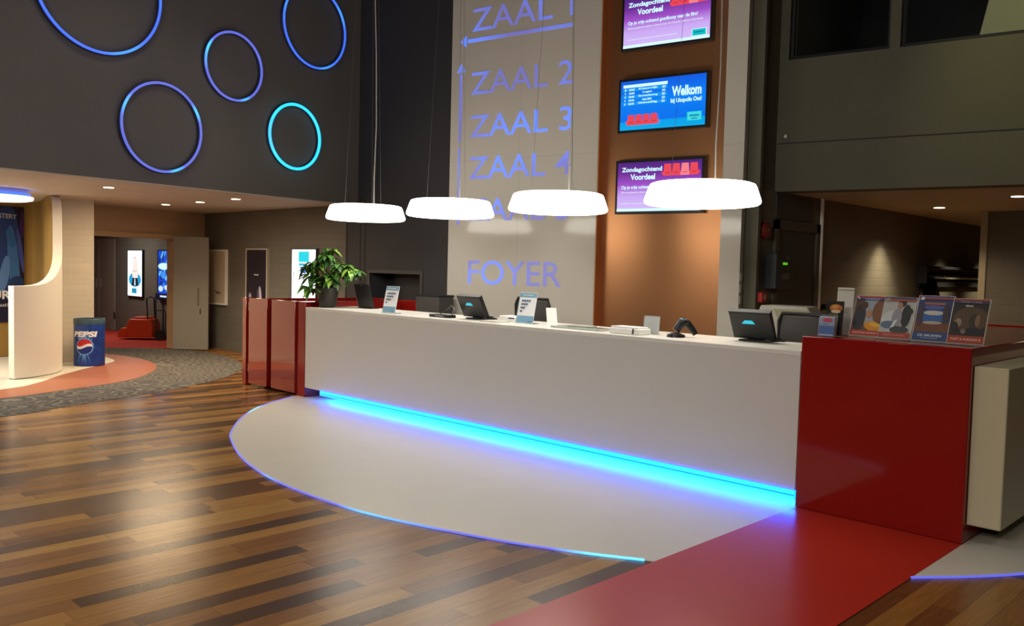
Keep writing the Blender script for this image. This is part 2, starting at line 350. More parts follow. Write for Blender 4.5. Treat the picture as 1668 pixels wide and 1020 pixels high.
# ------------------------------------------------------------------ room shell
CA = YAW-BYAW; BX = np.array([math.cos(CA), math.sin(CA), 0]); BY = np.array([-math.sin(CA), math.cos(CA), 0])
CEIL = 6.5; SOF = 2.5
struct('floor', MB().box(-20, 9, -11, 12, -.2, 0), M_WOOD)
struct('ceiling', MB().box(-20.3, 9.3, -11.3, 12, CEIL, CEIL+.2), M_DARK)
LWO = np.array([-7.933, 1.92, 0]); LWD = np.array([-.160, .987, 0]); LWD /= np.linalg.norm(LWD); LWN = np.array([LWD[1], -LWD[0], 0])
LWF = frame(LWO, LWD, LWN)                                   # x along the wall (to the corner), y out into the hall
struct('wall_left', MB().box(-13, 0, -.3, 0, SOF, CEIL+.1, LWF), M_GREYL)
lw_far = LWO-LWD*13
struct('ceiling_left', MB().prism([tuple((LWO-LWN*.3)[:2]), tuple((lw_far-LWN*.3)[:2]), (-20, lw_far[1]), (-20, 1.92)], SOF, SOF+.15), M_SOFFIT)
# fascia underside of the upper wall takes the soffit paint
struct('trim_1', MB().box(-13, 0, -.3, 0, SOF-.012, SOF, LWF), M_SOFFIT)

PLO = onpl(733, 250, (0, 1.7, 0), (0, 1, 0)); PLO[2] = 0      # left front corner of the sign column
# back wall with its niche
nx0, nx1, nz0, nz1 = -7.6, -6.44, .95, 1.50
wb = MB().box(-20, nx0, 1.92, 2.32, 0, CEIL).box(nx1, PLO[0]+.35, 1.92, 2.32, 0, CEIL).box(nx0, nx1, 1.92, 2.32, nz1, CEIL).box(nx0, nx1, 1.92, 2.32, 0, nz0).box(nx0, nx1, 2.27, 2.32, nz0, nz1)
w_back = struct('wall_back', wb, M_DARK)
struct('seam', MB().box(-11.075, -11.06, 1.914, 1.925, 0, SOF), M_BLACKM, w_back)
struct('seam', MB().box(-9.70, -9.685, 1.914, 1.925, 0, SOF), M_BLACKM, w_back)
struct('seam', MB().box(-7.86, -7.85, 1.914, 1.925, 0, SOF+.1), M_BLACKM, w_back)
struct('seam', MB().box(-7.74, -7.73, 1.914, 1.925, 0, SOF+.1), M_BLACKM, w_back)
struct('niche_frame', MB().box(nx0-.05, nx1+.05, 1.905, 1.93, nz1, nz1+.05).box(nx0-.05, nx0, 1.905, 1.93, nz0, nz1).box(nx1, nx1+.05, 1.905, 1.93, nz0, nz1), mat('niche_frame_grey', (.07, .066, .062), .6), w_back)
# lower brick skin of the corridor part of that wall
struct('wall_back_corridor', MB().box(-20, -8.2, 1.9, 1.921, 0, SOF), M_BRICKD)
# far and near closing walls
struct('wall_far_left', MB().box(-20.3, -20, -11, 2.3, 0, SOF+.2), M_BRICKD)
struct('wall_front', MB().box(-20.3, 9.3, -11.3, -11, 0, CEIL), M_DARK)
struct('wall_right', MB().box(9, 9.3, -11, 12, 0, CEIL), M_DARK)

# left partition with the corridor opening
PW = np.array([-12.385, -.23, 0]); PE = np.array([-12.764, 1.75, 0]); PD = (PE-PW)/np.linalg.norm(PE-PW); PN = np.array([PD[1], -PD[0], 0])
PF = frame(PW, PD, PN)
struct('wall_partition', MB().box(-.32, 2.16, -.2, 0, 2.08, SOF, PF).box(-.32, -.25, -.2, 0, 0, 2.08, PF).box(1.50, 2.16, -.2, 0, 0, 2.08, PF), M_BEIGEW)
struct('trim_2', MB().box(-.3, 1.56, -.22, .05, 1.99, 2.08, PF), M_BEIGEW, bev=.006)

# cream brick pillar behind the curved wall
pa = np.array([-11.36, -1.04]); pa0 = pa; pb = onz(153, 588)[:2]*0 + (CAM[:2]+ray(153, 560)[:2]/np.linalg.norm(ray(153, 560)[:2])*14.72)
pa = pa-(pb-pa)/np.linalg.norm(pb-pa)*.16
vd = np.array([-.95, .31])
struct('wall_pillar', MB().prism([tuple(pa), tuple(pb), tuple(pb+vd*.5), tuple(pa+vd*.5)], 0, SOF), M_PILLAR)

# right side: upper wall with gallery windows, side wall, soffit, pier
WO = np.array([-1.73, 2.86, 0]); WF = frame(WO, BX, BY)
ux = [(-.05, .077), (1.055, 1.15), (2.60, 2.72), (4.2, 10.5)]
mb = MB().box(-.05, 10.5, 0, .25, SOF, 3.855, WF).box(-.05, 10.5, 0, .25, 5.4, CEIL, WF)
for a, b in ux: mb.box(a, b, 0, .25, 3.855, 5.4, WF)
w_up = struct('wall_upper_right', mb, M_GREENW)
struct('seam', MB().box(0, 10.4, -.004, .002, 2.985, 2.997, WF), M_BLACKM, w_up)
for k, (a, b) in enumerate([(.077, 1.055), (1.15, 2.60), (2.72, 4.2)]):
    w = thing('window_%d' % (k+1), 'x', 'x', WF(a, .1, 3.855)); del w['label'], w['category']; w['kind'] = 'structure'
    struct('window_frame', MB().box(a, b, .06, .12, 3.855, 3.90, WF).box(a, b, .06, .12, 5.36, 5.4, WF).box(a, a+.03, .06, .12, 3.9, 5.36, WF).box(b-.03, b, .06, .12, 3.9, 5.36, WF), M_BLACKM, w)
    struct('pane', MB().box(a+.03, b-.03, .085, .092, 3.9, 5.36, WF), M_DARKGLASS, w)
# gallery room behind the windows: dark, with one pale slanting wall that is lit
struct('wall_gallery', MB().box(-.1, 10.5, 3.4, 3.5, SOF+.2, CEIL, WF).box(-.1, 0, .25, 3.4, SOF+.2, CEIL, WF).box(0, 10.5, .25, 3.4, 3.3, 3.35, WF), mat('gallery_dark', (.012, .012, .014), .9))
struct('wall_gallery_panel', MB().profile([(1.60, 3.36), (3.4, 3.36), (3.4, 6.4), (2.20, 6.4)], .8, .9, WF), mat('gallery_pale_wall', (.62, .62, .36), .7))
o = area('gallery_lamp', WF(2.6, .45, 6.0), .5, 17, (1, .95, .55)); o.rotation_euler = (0, 0, 0)

sx = -1.75
w_side = struct('wall_side', MB().box(sx-.3, sx, 2.52, 11.5, 0, SOF), M_SIDE)
struct('wall_side_upper', MB().box(sx-.3, sx+.002, 2.50, 3.1, SOF, CEIL).box(sx-.3, sx+.002, 2.50, 2.54, 0, SOF), M_GREENW)
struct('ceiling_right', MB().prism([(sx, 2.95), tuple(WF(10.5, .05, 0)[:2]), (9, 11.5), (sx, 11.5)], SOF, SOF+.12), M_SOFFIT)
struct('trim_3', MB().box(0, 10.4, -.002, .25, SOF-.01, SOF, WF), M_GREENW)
struct('wall_pier', MB().prism([(-.72, 6.60), (9, 6.4), (9, 6.8), (-.62, 6.8)], 0, SOF), M_SIDE)
struct('trim_4', MB().box(-.80, -.72, 6.57, 6.80, 0, SOF), mat('tan_trim', (.42, .36, .24), .5))
struct('wall_end', MB().box(-2, 9, 10.9, 11.1, 0, SOF), M_SIDE)
# doorway in the side wall beyond the column
d1 = thing('door_1', 'x', 'x', (sx, 2.9, 0)); del d1['label'], d1['category']; d1['kind'] = 'structure'
struct('door_frame', MB().box(sx-.01, sx+.035, 2.87, 2.95, 0, 2.2).box(sx-.01, sx+.035, 2.87, 3.92, 2.1, 2.2).box(sx-.01, sx+.035, 3.84, 3.92, 0, 2.2), M_GREENW, d1)
struct('door_leaf', MB().box(sx-.01, sx+.012, 2.95, 3.84, 0.01, 2.1), M_DGREY, d1)
struct('dark_recess_panel', MB().box(sx-.01, sx+.014, 2.9, 3.75, 2.22, 2.47), M_DGREY, d1)  # flat dark panel painted in for the dark recess above the frame
struct('trim_5', MB().tube([(sx+.03, 3.95, 0), (sx+.03, 3.95, SOF)], .022), mat('pipe_white', (.85, .80, .70), .5))
# rounded dark cover beside the column
struct('trim_6', MB().box(sx-.02, sx+.04, 2.47, 2.52, 0, CEIL), M_GREENW)

# ------------------------------------------------------------------ floor inlays
def inlay(name, pts, z, m, label, cat): return single(name, MB().prism(pts, 0.0005, z), m, label, cat)
white_c = spline([(-8.3, -6.5), (-8.45, -4.2), (-8.82, -2.57), (-9.19, -2.06), (-9.83, -1.57), (-10.41, -1.05), (-10.80, -.66), (-11.2, -.35), (-12.0, -.25)])
or_c = spline([(-7.7, -6.5), (-7.85, -4.2), (-8.12, -2.76), (-8.37, -2.03), (-8.78, -1.15), (-9.34, -.6), (-10.1, -.15), (-10.96, .07), (-11.87, .04), (-12.3, -.12)])
ca_c = spline([(-6.5, -6.5), (-6.62, -4.4), (-6.87, -3.08), (-7.05, -2.6), (-7.27, -2.1), (-7.57, -1.28), (-8.05, -.41), (-8.59, .26), (-9.29, .81), (-10.32, 1.26), (-11.6, 1.46), (-12.55, 1.25)])
struct('floor_corridor', MB().prism([(-13.6, -.7), (-13.35, .35), (-12.76, 1.25), (-12.7, 1.9), (-19.9, 1.9), (-19.9, -.7)], 0.0005, .004), M_REDCARP)
struct('floor_carpet', MB().prism(ca_c+[(-13.4, .3), (-13.7, -.6), (-13.7, -6.5)], 0.0005, .003), M_CARPET)
struct('floor_orange', MB().prism(or_c+[(-13.2, -.6), (-13.4, -6.5)], 0.0005, .006), M_ORFLOOR)
struct('floor_white_left', MB().prism(white_c+[(-13.1, -.6), (-13.1, -6.5)], 0.0005, .009), M_WFLOOR)
el = spline([(-6.42, 0.0), (-5.99, -.69), (-5.46, -1.223), (-4.80, -1.69), (-4.45, -1.87), (-3.87, -2.10), (-3.34, -2.25), (-2.78, -2.335), (-2.10, -2.345), (-1.56, -2.27), (-.88, -2.075), (-.42, -1.885), (0, -1.66)], 8)
struct('floor_white_centre', MB().prism(el+[(0, .6), (-6.42, .6)], 0.0005, .006), M_WFLOOR)
er = spline([(1.07, -.83), (1.29, -.56), (1.47, -.29), (1.68, .1), (1.9, .7), (2.05, 1.5), (2.1, 2.4)], 8)
struct('floor_white_right', MB().prism(er+[(1.07, 2.4)], 0.0005, .006), M_WFLOOR)
struct('floor_red_strip', MB().prism([(0, .3), (0, -9), (1.07, -9), (1.07, .3)], 0.0005, .0075), M_REDFLOOR)
single('floor_light_strip', MB().tube([(p[0], p[1], .006) for p in el[1:-1]], .0075, 6), M_RIM, 'thin glowing blue line curving around the big white floor area before the counter', 'floor light')
single('floor_light_strip', MB().tube([(p[0], p[1], .006) for p in er[:]], .0075, 6), M_RIM, 'thin glowing blue line edging the small white floor area right of the red desk', 'floor light')

# ------------------------------------------------------------------ reception counter
t = thing('reception_counter', 'long white reception counter with blue light glowing beneath its floating front', 'counter', (-3.1, .35, 0))
part('front_panel', MB().box(-6.245, -.003, 0, .05, .12, 1.055), M_COUNTER, t, .004)
part('countertop', MB().box(-6.245, -.003, 0, .72, 1.055, 1.09), M_TOP, t, .004)
part('plinth', MB().box(-6.2, -.003, .34, .66, 0.006, .12), M_WHITE, t)
part('cabinet_body', MB().box(-6.2, -.003, .05, .66, .12, 1.055), M_COUNTER, t)
part('light_strip', MB().box(-5.88, -.01, .11, .15, .095, .112), M_LED, t, label='glowing blue light strip')
part('light_diffuser', MB().box(-5.9, -.004, -.012, .02, .070, .119), M_LEDF, t, label='glowing cyan diffuser under the front')
part('painted_shadow_line', MB().box(-5.9, -.004, -.0135, -.011, .086, .093), glow(0, 150, 215, 1.2), t)  # dimmer glowing strip paints the dark shadow line across the diffuser
part('end_panel', MB().box(-6.425, -6.246, -.005, 1.44, 0.001, 1.15), M_RED, t, .005, label='red end panel')

d = thing('red_desk', 'tall glossy red desk block at the right end of the white counter', 'desk', (.535, 1.0, 0))
part('body', MB().box(0, 1.07, 0, 3.2, .009, 1.195), M_RED, d, .006)
part('top_edge', MB().box(0, 1.07, 3.2, 3.23, 1.0, 1.205), M_RED, d, .002)
c = thing('side_counter', 'cream panelled counter floating off the floor on the right side of the red desk', 'counter', (1.17, 1.3, 0))
part('side_panel', MB().box(1.073, 1.262, .05, 2.8, .12, 1.09), M_CREAM, c, .008)
part('plinth', MB().box(1.073, 1.15, .4, 2.6, 0.007, .12), M_BLACKM, c)

g = thing('swing_gate', 'glossy red double gate closing off the left end of the counter', 'gate', (-7.1, 0, 0))
part('post', MB().box(-7.735, -7.64, -.02, .06, 0.001, 1.15), M_REDG, g, .004)
for x0, x1, lab in ((-7.555, -7.09, None), (-6.985, -6.43, None)):
    part('gate_panel', MB().box(x0, x1, -.03, .02, .035, 1.15), M_REDG, g, .004)
part('back_frame', MB().box(-7.64, -6.43, .03, .07, .06, 1.13), M_RED, g)
for z in (.18, .98): part('hinge', MB().tube([(-7.60, .005, z), (-7.60, .005, z+.11)], .016), M_METAL, g, label='steel hinge')
rb = [tuple((onz(545, 484, 1.12)+0)[:2]), tuple(onz(679, 488, 1.12)[:2])]
e = thing('red_divider', 'low red divider standing behind the left end of the counter', 'divider', (-6.3, 1.6, 0))
part('panel', MB().box(-7.3, -5.95, 1.45, 1.50, 0.001, 1.165), M_RED, e, .004)
part('panel', MB().box(-7.35, -7.30, .08, 1.50, 0.001, 1.15), M_RED, e, .004)
k = thing('low_cabinet', 'dark grey cabinet between the red divider and the sign column', 'cabinet', (-5.6, 1.45, 0))
part('body', MB().box(-5.89, -5.44, 1.40, 1.64, 0.001, 1.235), M_DGREY, k, .004)
part('top', MB().box(-5.90, -5.43, 1.39, 1.65, 1.235, 1.255), M_BLACKM, k, .003)

# ------------------------------------------------------------------ sign column
PF2 = frame(PLO, BX, BY)
def pan(px, py, v=0.):
    q = onpl(px, py, PLO+BY*v, BY)-PLO; return float(q@BX), float(q[2])
sc_ = thing('sign_column', 'tall glossy white direction column lettered ZAAL and FOYER in blue', 'sign column', tuple(PLO))
US = (pan(983.6, 0)[0]+pan(963.5, 532)[0])/2; UE = (pan(1191, 0)[0]+pan(1163.5, 549)[0])/2; UR = (pan(1224.7, 0)[0]+pan(1198.8, 513.5)[0])/2
part('sign_panel', MB().box(0, US, 0, .22, 0, CEIL, PF2), M_PWHITE, sc_)
part('edge_panel', MB().box(UE, UR, 0, .10, 0, CEIL, PF2), M_PWHITE, sc_)
part('copper_panel', MB().box(US, UE, .13, .22, 0, CEIL, PF2), M_COPPER, sc_, label='satin copper coloured panel')
part('reveal', MB().box(US-.001, US+.012, .004, .13, 0, CEIL, PF2), M_COPPERM, sc_, label='dark orange side of the recess')
part('side_board', MB().box(UE+.01, UR-.02, .10, .30, 0, CEIL, PF2), mat('column_side', (.30, .27, .19), .6), sc_)
def sign(txt, pts, bold=.0):
    (xa, za), (xb, zb) = [pan(*p) for p in pts]
    m = text_mb(txt, xa, xb, za, zb, PF2, -.004, bold); part('lettering', m, M_LETTER, sc_, label='blue backlit word '+txt)
z2 = pan(767, 155)[1]; z3 = pan(765, 225)[1]; z4 = pan(765, 292)[1]; z5 = pan(765, 360)[1]; z1 = pan(770, 52)[1]
x0, x1 = pan(767, 155)[0], pan(934, 136)[0]
for tt, zz in (('ZAAL 2', z2), ('ZAAL 3', z3), ('ZAAL 4', z4), ('ZAAL 5', z5)):
    part('lettering', text_mb(tt, x0, x1, zz, zz+.275, PF2, -.004, .004), M_LETTER, sc_, label='blue backlit words '+tt)
part('lettering', text_mb('ZAAL 1', x0, x1-.02, z1, z1+.275, PF2, -.004, .004), M_LETTER, sc_, label='blue backlit words ZAAL 1')
part('lettering', text_mb('FOYER', *[pan(762, 463)[0], pan(914, 468)[0]], 1.405, 1.705, PF2, -.004, .004), M_LETTER, sc_, label='blue backlit word FOYER')
(ax, az), (bx_, bz) = pan(750, 68), pan(935, 41)
az = (az+bz)/2
part('arrow', MB().profile([(ax+.12, az-.022), (bx_, az-.022), (bx_, az+.022), (ax+.12, az+.022)], -.004, .0, PF2).profile([(ax, az), (ax+.10, az-.075), (ax+.10, az+.075)], -.004, 0, PF2), M_LETTER, sc_, label='blue arrow pointing left')
vx, vt = pan(752, 104); _, vb = pan(749, 366); _, g1 = pan(751, 236)
part('arrow', MB().profile([(vx-.022, g1+.03), (vx+.022, g1+.03), (vx+.022, vt-.13), (vx-.022, vt-.13)], -.004, 0, PF2).profile([(vx-.07, vt-.11), (vx+.07, vt-.11), (vx, vt)], -.004, 0, PF2)
     .profile([(vx-.022, vb), (vx+.022, vb), (vx+.022, g1-.03), (vx-.022, g1-.03)], -.004, 0, PF2), M_LETTER, sc_, label='blue arrow pointing up')
for z in (1.30, 1.42, 1.54):
    single('light_switch', MB().box(UR-.012, UR+.008, .02, .085, z, z+.085, PF2), mat('switch_white', (.62, .6, .5), .4), 'small pale switch on the right edge of the column, %s of three' % {1.30: 'bottom', 1.42: 'middle', 1.54: 'top'}[z], 'switch', 'switches on the column edge', .003)

# ------------------------------------------------------------------ wall screens
SV = .06
def screen(corners, kind, label):
    P = [pan(px, py, SV) for px, py in corners]         # tl, tr, br, bl
    xa = (P[0][0]+P[3][0])/2; xb = (P[1][0]+P[2][0])/2; zb = (P[2][1]+P[3][1])/2
    zt = (P[0][1]+P[1][1])/2 if kind != 'top' else zb+(xb-xa)*.565
    s = thing('wall_screen', label, 'screen', PF2(xa, SV, zb), 'screens on the copper panel')
    part('housing', MB().box(xa, xb, SV, SV+.055, zb, zt, PF2), M_BLACK, s, .003)
    part('bracket', MB().box((xa+xb)/2-.15, (xa+xb)/2+.15, SV+.05, .135, (zb+zt)/2-.12, (zb+zt)/2+.12, PF2), M_BLACKM, s)
    b = .028; fr = frame(PF2(xa+b, SV-.001, zb+b), BX, BY); w = xb-xa-2*b; h = zt-zb-2*b
    dl = h
    if kind == 'blue':
        gm = grad_glow('blue_picture', [(0, (0, 170, 235)), (.16, (0, 160, 235)), (.18, (0, 112, 238)), (.6, (0, 128, 245)), (1, (10, 90, 225))], 1.0, 'Z', zb+b-(zb), zt-b-zb)
    else:
        gm = grad_glow('purple_picture_'+kind, [(0, (215, 190, 250)), (.3, (205, 170, 245)), (.55, (160, 80, 200)), (.78, (110, 45, 150)), (1, (78, 35, 125))], 1.0, 'Z', b, zt-b-zb)
    dm = MB(); dm.poly([fr(0, 0, 0), fr(w, 0, 0), fr(w, 0, h), fr(0, 0, h)])
    disp = part('display', dm, gm, s)
    A = Art(fr, w, h); Wt = glow(205, 250, 255, 1.15); Cy = glow(0, 190, 200); Rd = glow(235, 70, 85); Rk = glow(150, 25, 60); LB = glow(20, 150, 240)
    if kind == 'blue':
        A.rect(.03, .56, .865, .925, Wt)
        for i in range(5):
            z = .80-.072*i
            if i % 2 == 0: A.rect(.03, .56, z-.012, z+.055, LB)
            A.text(str(i+1), .05, .065, z, z+.04, Wt, .03); A.text('20:00', .10, .17, z, z+.04, Wt, .03)
            A.text(['Kleurrijk', 'Logan', 'Samenleving', 'Late Shift', 'Gezellig'][i], .27 if i % 2 else .22, .38 if i % 2 else .45, z, z+.045, Wt, .03); A.text('3D', .50, .54, z, z+.045, Wt, .03)
        A.text('Welkom', .62, .955, .60, .80, Wt, .035); A.text('bij Utopolis Oss!', .61, .96, .45, .56, Wt, .03)
        A.rect(.80, .97, .09, .27, Cy); A.rect(.81, .96, .10, .26, glow(70, 220, 225)); A.rect(.83, .94, .17, .21, glow(0, 150, 190)); A.rect(.85, .92, .12, .145, glow(0, 150, 190))
        sx0, sz0, sw, sh = .10, .09, .085, .21
    else:
        A.text('Zondagochtend', .05, .54, .78, .90, Wt, .03); A.text('Voordeel', .16, .46, .64, .76, Wt, .03)
        A.text('Op je vrije ochtend goedkoop naar de film!', .05, .86, .44, .53, Wt, .02); A.text('(Bioscoopbezoek tijdens ochtend voor de Utopolis website of bij kassa)', .05, .92, .36, .41, glow(230, 235, 255), .01)
        A.text('informatie en voorwaarden op de website van de bioscoop', .05, .63, .145, .175, Wt, .01)
        A.rect(0, 1, 0, .055, Wt); A.rect(.80, .965, .06, .20, Wt); A.rect(.808, .957, .07, .19, Cy); A.rect(.83, .93, .12, .15, glow(0, 140, 150))
        sx0, sz0, sw, sh = .56, .70, .095, .24
    for i in range(4):
        xx = sx0+i*(sw+.008); mm = Rd if i != 2 or kind == 'blue' else glow(250, 130, 140)
        A.poly([(xx, sz0+.05), (xx+sw, sz0+.05), (xx+sw*.92, sz0+sh), (xx+sw*.08, sz0+sh)], mm); A.rect(xx-.004, xx+sw+.004, sz0, sz0+.07, mm); A.rect(xx+sw*.2, xx+sw*.8, sz0+.055, sz0+.065, Rk)
    A.rect(sx0-.015, sx0, sz0+.03, sz0+.09, Rd); A.rect(sx0+4*sw+.03, sx0+4*sw+.045, sz0+.03, sz0+.09, Rd)
    A.build('picture', disp); return s
screen([(1012.5, 0), (1162, 0), (1160.5, 64), (1013, 85)], 'top', 'topmost wall screen, purple with red seats, cut by the top of the photo')
screen([(1008.5, 132), (1155, 112), (1152.5, 206.5), (1006, 218)], 'blue', 'blue wall screen reading Welkom, middle of the three')
screen([(1003.5, 263.5), (1148, 253), (1145, 344.5), (1001, 351)], 'low', 'lowest wall screen, purple advert partly behind the right pendant lamp')

# ------------------------------------------------------------------ pendant lamps
lamps = [(596, 350, -5.52, 'farthest left'), (733.5, 343, -4.06, 'second from left'), (909, 334, -2.58, 'third from left, before the column'), (1143.5, 320, -1.05, 'rightmost and largest in view')]
LB_ = [(.0, -.082), (.40, -.082), (.435, -.077), (.452, -.066), (.457, -.052), (.452, -.030), (.418, .066), (.408, .082), (.385, .090)]
def mk_lamp(label):
    t = thing('pendant_lamp', label, 'pendant lamp', (0, 0, 0), 'pendant lamps over the counter')
    part('lamp_shade', MB().lathe(LB_, n=64), M_LAMP, t); part('top_cover', MB().lathe([(.385, .090), (.30, .094), (.0, .095)], n=48), M_LAMPTOP, t)
    part('cable', MB().tube([(.085, .05, .075), (.080, .05, .4), (.092, .06, 1.0), (.083, .05, 1.8), (.06, .03, 2.6), (.05, .02, 4.25)], .0065, 6), M_CABLE, t)
    for a in (100, 220, 340):
        x, y = .25*math.cos(math.radians(a)), .25*math.sin(math.radians(a)); part('wire', MB().tube([(x, y, .07), (x*.3, y*.3, 4.25)], .0014, 5), M_WIRE, t)
    part('canopy', MB().lathe([(.09, 4.22), (.09, 4.27), (.0, 4.27)], n=24), M_WHITE, t)
    return t
proto = None
for i, (px, py, _, lab) in enumerate(lamps):
    P = onpl(px, py-2, (0, .35, 0), (0, 1, 0)); lb = 'glowing white drum pendant lamp, %s' % lab if i != 0 else 'glowing white drum pendant lamp, leftmost and smallest of the four over the counter'
    o = mk_lamp(lb) if i == 0 else copy_tree(proto)
    if i == 0: proto = o
    o.location = (P[0], .35, P[2]+0.0); o['label'] = lb

# ------------------------------------------------------------------ rings of light on the left wall
for (u, z, r, m, lab) in ((-3.454, 4.583, .720, M_BLUED, 'largest blue light ring, cut by the top edge at far left'), (-.388, 4.871, .55, M_BLUED, 'blue light ring at top right of the grey wall, cut by the photo edge'),
                          (-.721, 3.326, .431, M_CYAN, 'brightest cyan light ring, lowest right on the grey wall'), (-2.697, 3.157, .511, M_BLUEN, 'dim violet-blue light ring, lowest left on the grey wall'), (-1.709, 4.066, .418, M_BLUEN, 'small violet-blue light ring in the middle of the grey wall')):
    off = (np.array([-7.85, 1.405, 0])-LWO)@LWD
    fr = frame(LWO+LWD*(u+off), LWD, LWN)
    t = thing('light_ring', lab, 'light ring', fr(0, 0, z), 'light rings on the grey wall')
    part('neon_tube', MB().tube([fr(r*math.cos(a), .055, z+r*math.sin(a)) for a in np.linspace(0, 2*math.pi, 97)[:-1]], .020 if m is M_CYAN else .0155, 10, True), m, t)
    part('backing', MB().tube([fr(r*math.cos(a), .022, z+r*math.sin(a)) for a in np.linspace(0, 2*math.pi, 97)[:-1]], .024, 8, True), mat('ring_channel', (.02, .03, .10), .5), t)

# ------------------------------------------------------------------ recessed downlights
def downlight(loc, label, power, col, cone, group, rot=(0, 0, 0), vis=True):
    t = thing('recessed_downlight', label, 'downlight', loc, group)
    if vis:
        part('trim_ring', MB().lathe([(.062, -.004), (.08, -.004), (.08, .0), (.062, .0), (.062, -.004)], loc, 28), M_METAL, t)
        part('lamp_face', MB().lathe([(.0, -.009), (.062, -.009), (.062, -.001)], loc, 24), mat('downlight_face', (.9, .85, .7), .4, emit=(1, .86, .62), estr=5), t)
    l = spot('downlight_beam', (loc[0], loc[1], loc[2]-.02), power, col, cone, .7, rot); return t
gl = 'downlights in the left soffit'
for (px, py, lab, pw) in ((177, 305, 'recessed downlight in the left soffit nearest the hall edge, above the white pillar', 55), (270, 333, 'recessed downlight in the left soffit closest to the corridor opening', 110),
                      (326, 329, 'recessed downlight in the left soffit, middle of the row of three', 60), (384, 324, 'recessed downlight in the left soffit, rightmost of the row', 60)):
    p = onz(px, py, SOF); downlight((p[0], p[1], SOF), lab, pw, WARM, 120, gl)
for (px, py, lab) in ((1530, 338, 'recessed downlight in the right soffit, left one'), (1658, 319.5, 'recessed downlight in the right soffit, at the right photo edge')):
    p = onz(px, py, SOF); downlight((p[0], p[1], SOF), lab, 45, WARM, 130, 'downlights in the right soffit')
p = WF(2.3, -2.2, 6.3); spot('gallery_spot', p, 170, (1, .93, .40), 40, .9, (math.radians(38), 0, CA), .1)
for y_, lab in ((5.75, 'first'), (8.05, 'second'), (9.9, 'last')):
    spot('wall_washer', (sx+(.36 if y_ < 6 else .55), y_, SOF-.03), 140 if y_ < 6 else 130, (1, .88, .58), 82 if y_ < 6 else 88, .8)
area('corridor_glow', (-15.5, .6, 2.45), .8, 34, NEUT)
area('corridor_glow', (2.2, 5.2, 2.44), .9, 22, WARM)  # added area lamp without a fixture, lifts the dark pier and side wall
area('soffit_fill', (-10.3, -4.0, 2.44), 1.2, 230, (1, .90, .75))  # added area lamp without a fixture, brightens the pillar and curved wall
area('soffit_fill', (-9.6, -.3, 2.44), .9, 60, WARM)

# ------------------------------------------------------------------ left: curved wall with swooping cut-out
cc = np.array([-10.81, -2.51]); ro = 1.21; th = .12
def hh(a):
    T = [(13, 1.225), (25, 1.225), (33, 1.235), (40, 1.26), (47, 1.31), (54, 1.385), (60, 1.46), (65, 1.54), (69, 1.63), (72, 1.74), (73.6, 1.86), (74.5, 2.0), (75.5, 2.15), (77.5, 2.30), (81, 2.42), (86, 2.499)]
    return float(np.interp(a, [q[0] for q in T], [q[1] for q in T]))
path = []
for a in list(np.arange(15, 66, 3))+list(np.arange(66, 90, .75)): path.append((cc+ro*np.array([math.cos(math.radians(a)), math.sin(math.radians(a))]), np.array([math.cos(math.radians(a)), math.sin(math.radians(a))]), hh(a)))
pp = spline([tuple(cc+ro*np.array([math.cos(math.radians(90)), math.sin(math.radians(90))])), (-11.25, -1.22), (-11.75, -1.08), (-12.25, -.97), (-12.66, -.94), (-12.84, -1.10), (-12.66, -1.67), (-12.37, -2.60), (-12.07, -3.55)], 6)
for i, p in enumerate(pp):
    a = np.array(pp[max(0, i-1)]); b = np.array(pp[min(len(pp)-1, i+1)]); tg = (b-a)/np.linalg.norm(b-a); path.append((np.array(p), np.array([tg[1], -tg[0]]), 2.499))
def curved(path, zb=.018):
    mb = MB(); N = len(path); vs = []
    for p, n, h in path:
        q = p-n*th; vs += [(p[0], p[1], zb), (p[0], p[1], h), (q[0], q[1], h), (q[0], q[1], zb)]
    for i in range(N-1):
        a, b = 4*i, 4*i+4
        mb.f += [(a, b, b+1, a+1), (a+1, b+1, b+2, a+2), (a+3, a+2, b+2, b+3), (a, a+3, b+3, b)]; mb.m += [0, 0, 1, 0]
    mb.f += [(0, 1, 2, 3), (4*N-4, 4*N-1, 4*N-2, 4*N-3)]; mb.m += [0, 0]; mb.v = vs; return mb
fixn = []
t = thing('curved_display_wall', 'curved cream wall with a swooping cut-out and ochre inside face', 'display wall', (-11.0, -2.2, 0.009))
# outward normals of the spline part: make the offset go to the inside
path2 = []
for p, n, h in path:
    inward = cc+np.array([-.6, -.4])-p
    if n@inward > 0: n = -n
    path2.append((p, n, h))
M_CURV = mat('curved_wall_cream', (.78, .74, .64), .5)
part('wall_body', curved(path2), [M_CURV, M_GOLD], t)
base = [(p-n*.005, n, .02) for p, n, h in path2]; mbb = MB(); vs = []
for p, n, h in base: q = p-n*(th-.01); vs += [(p[0], p[1], .0095), (p[0], p[1], .02), (q[0], q[1], .02), (q[0], q[1], .0095)]
for i in range(len(base)-1): a, b = 4*i, 4*i+4; mbb.f += [(a, b, b+1, a+1), (a+1, b+1, b+2, a+2), (a+3, a+2, b+2, b+3), (a, a+3, b+3, b)]; mbb.m += [0]*4
mbb.v = vs; part('base_gap', mbb, M_BLACKM, t)
left_wing = [(cc+ro*np.array([math.cos(math.radians(a)), math.sin(math.radians(a))]), np.array([math.cos(math.radians(a)), math.sin(math.radians(a))]), 1.225) for a in range(-95, -26, 4)]
t = thing('curved_display_wall', 'low curved cream wall left of the swooping wall, seen mirrored in the red gate', 'display wall', (-10.6, -3.6, 0.009))
part('wall_body', curved(left_wing), [M_CURV, M_GOLD], t)

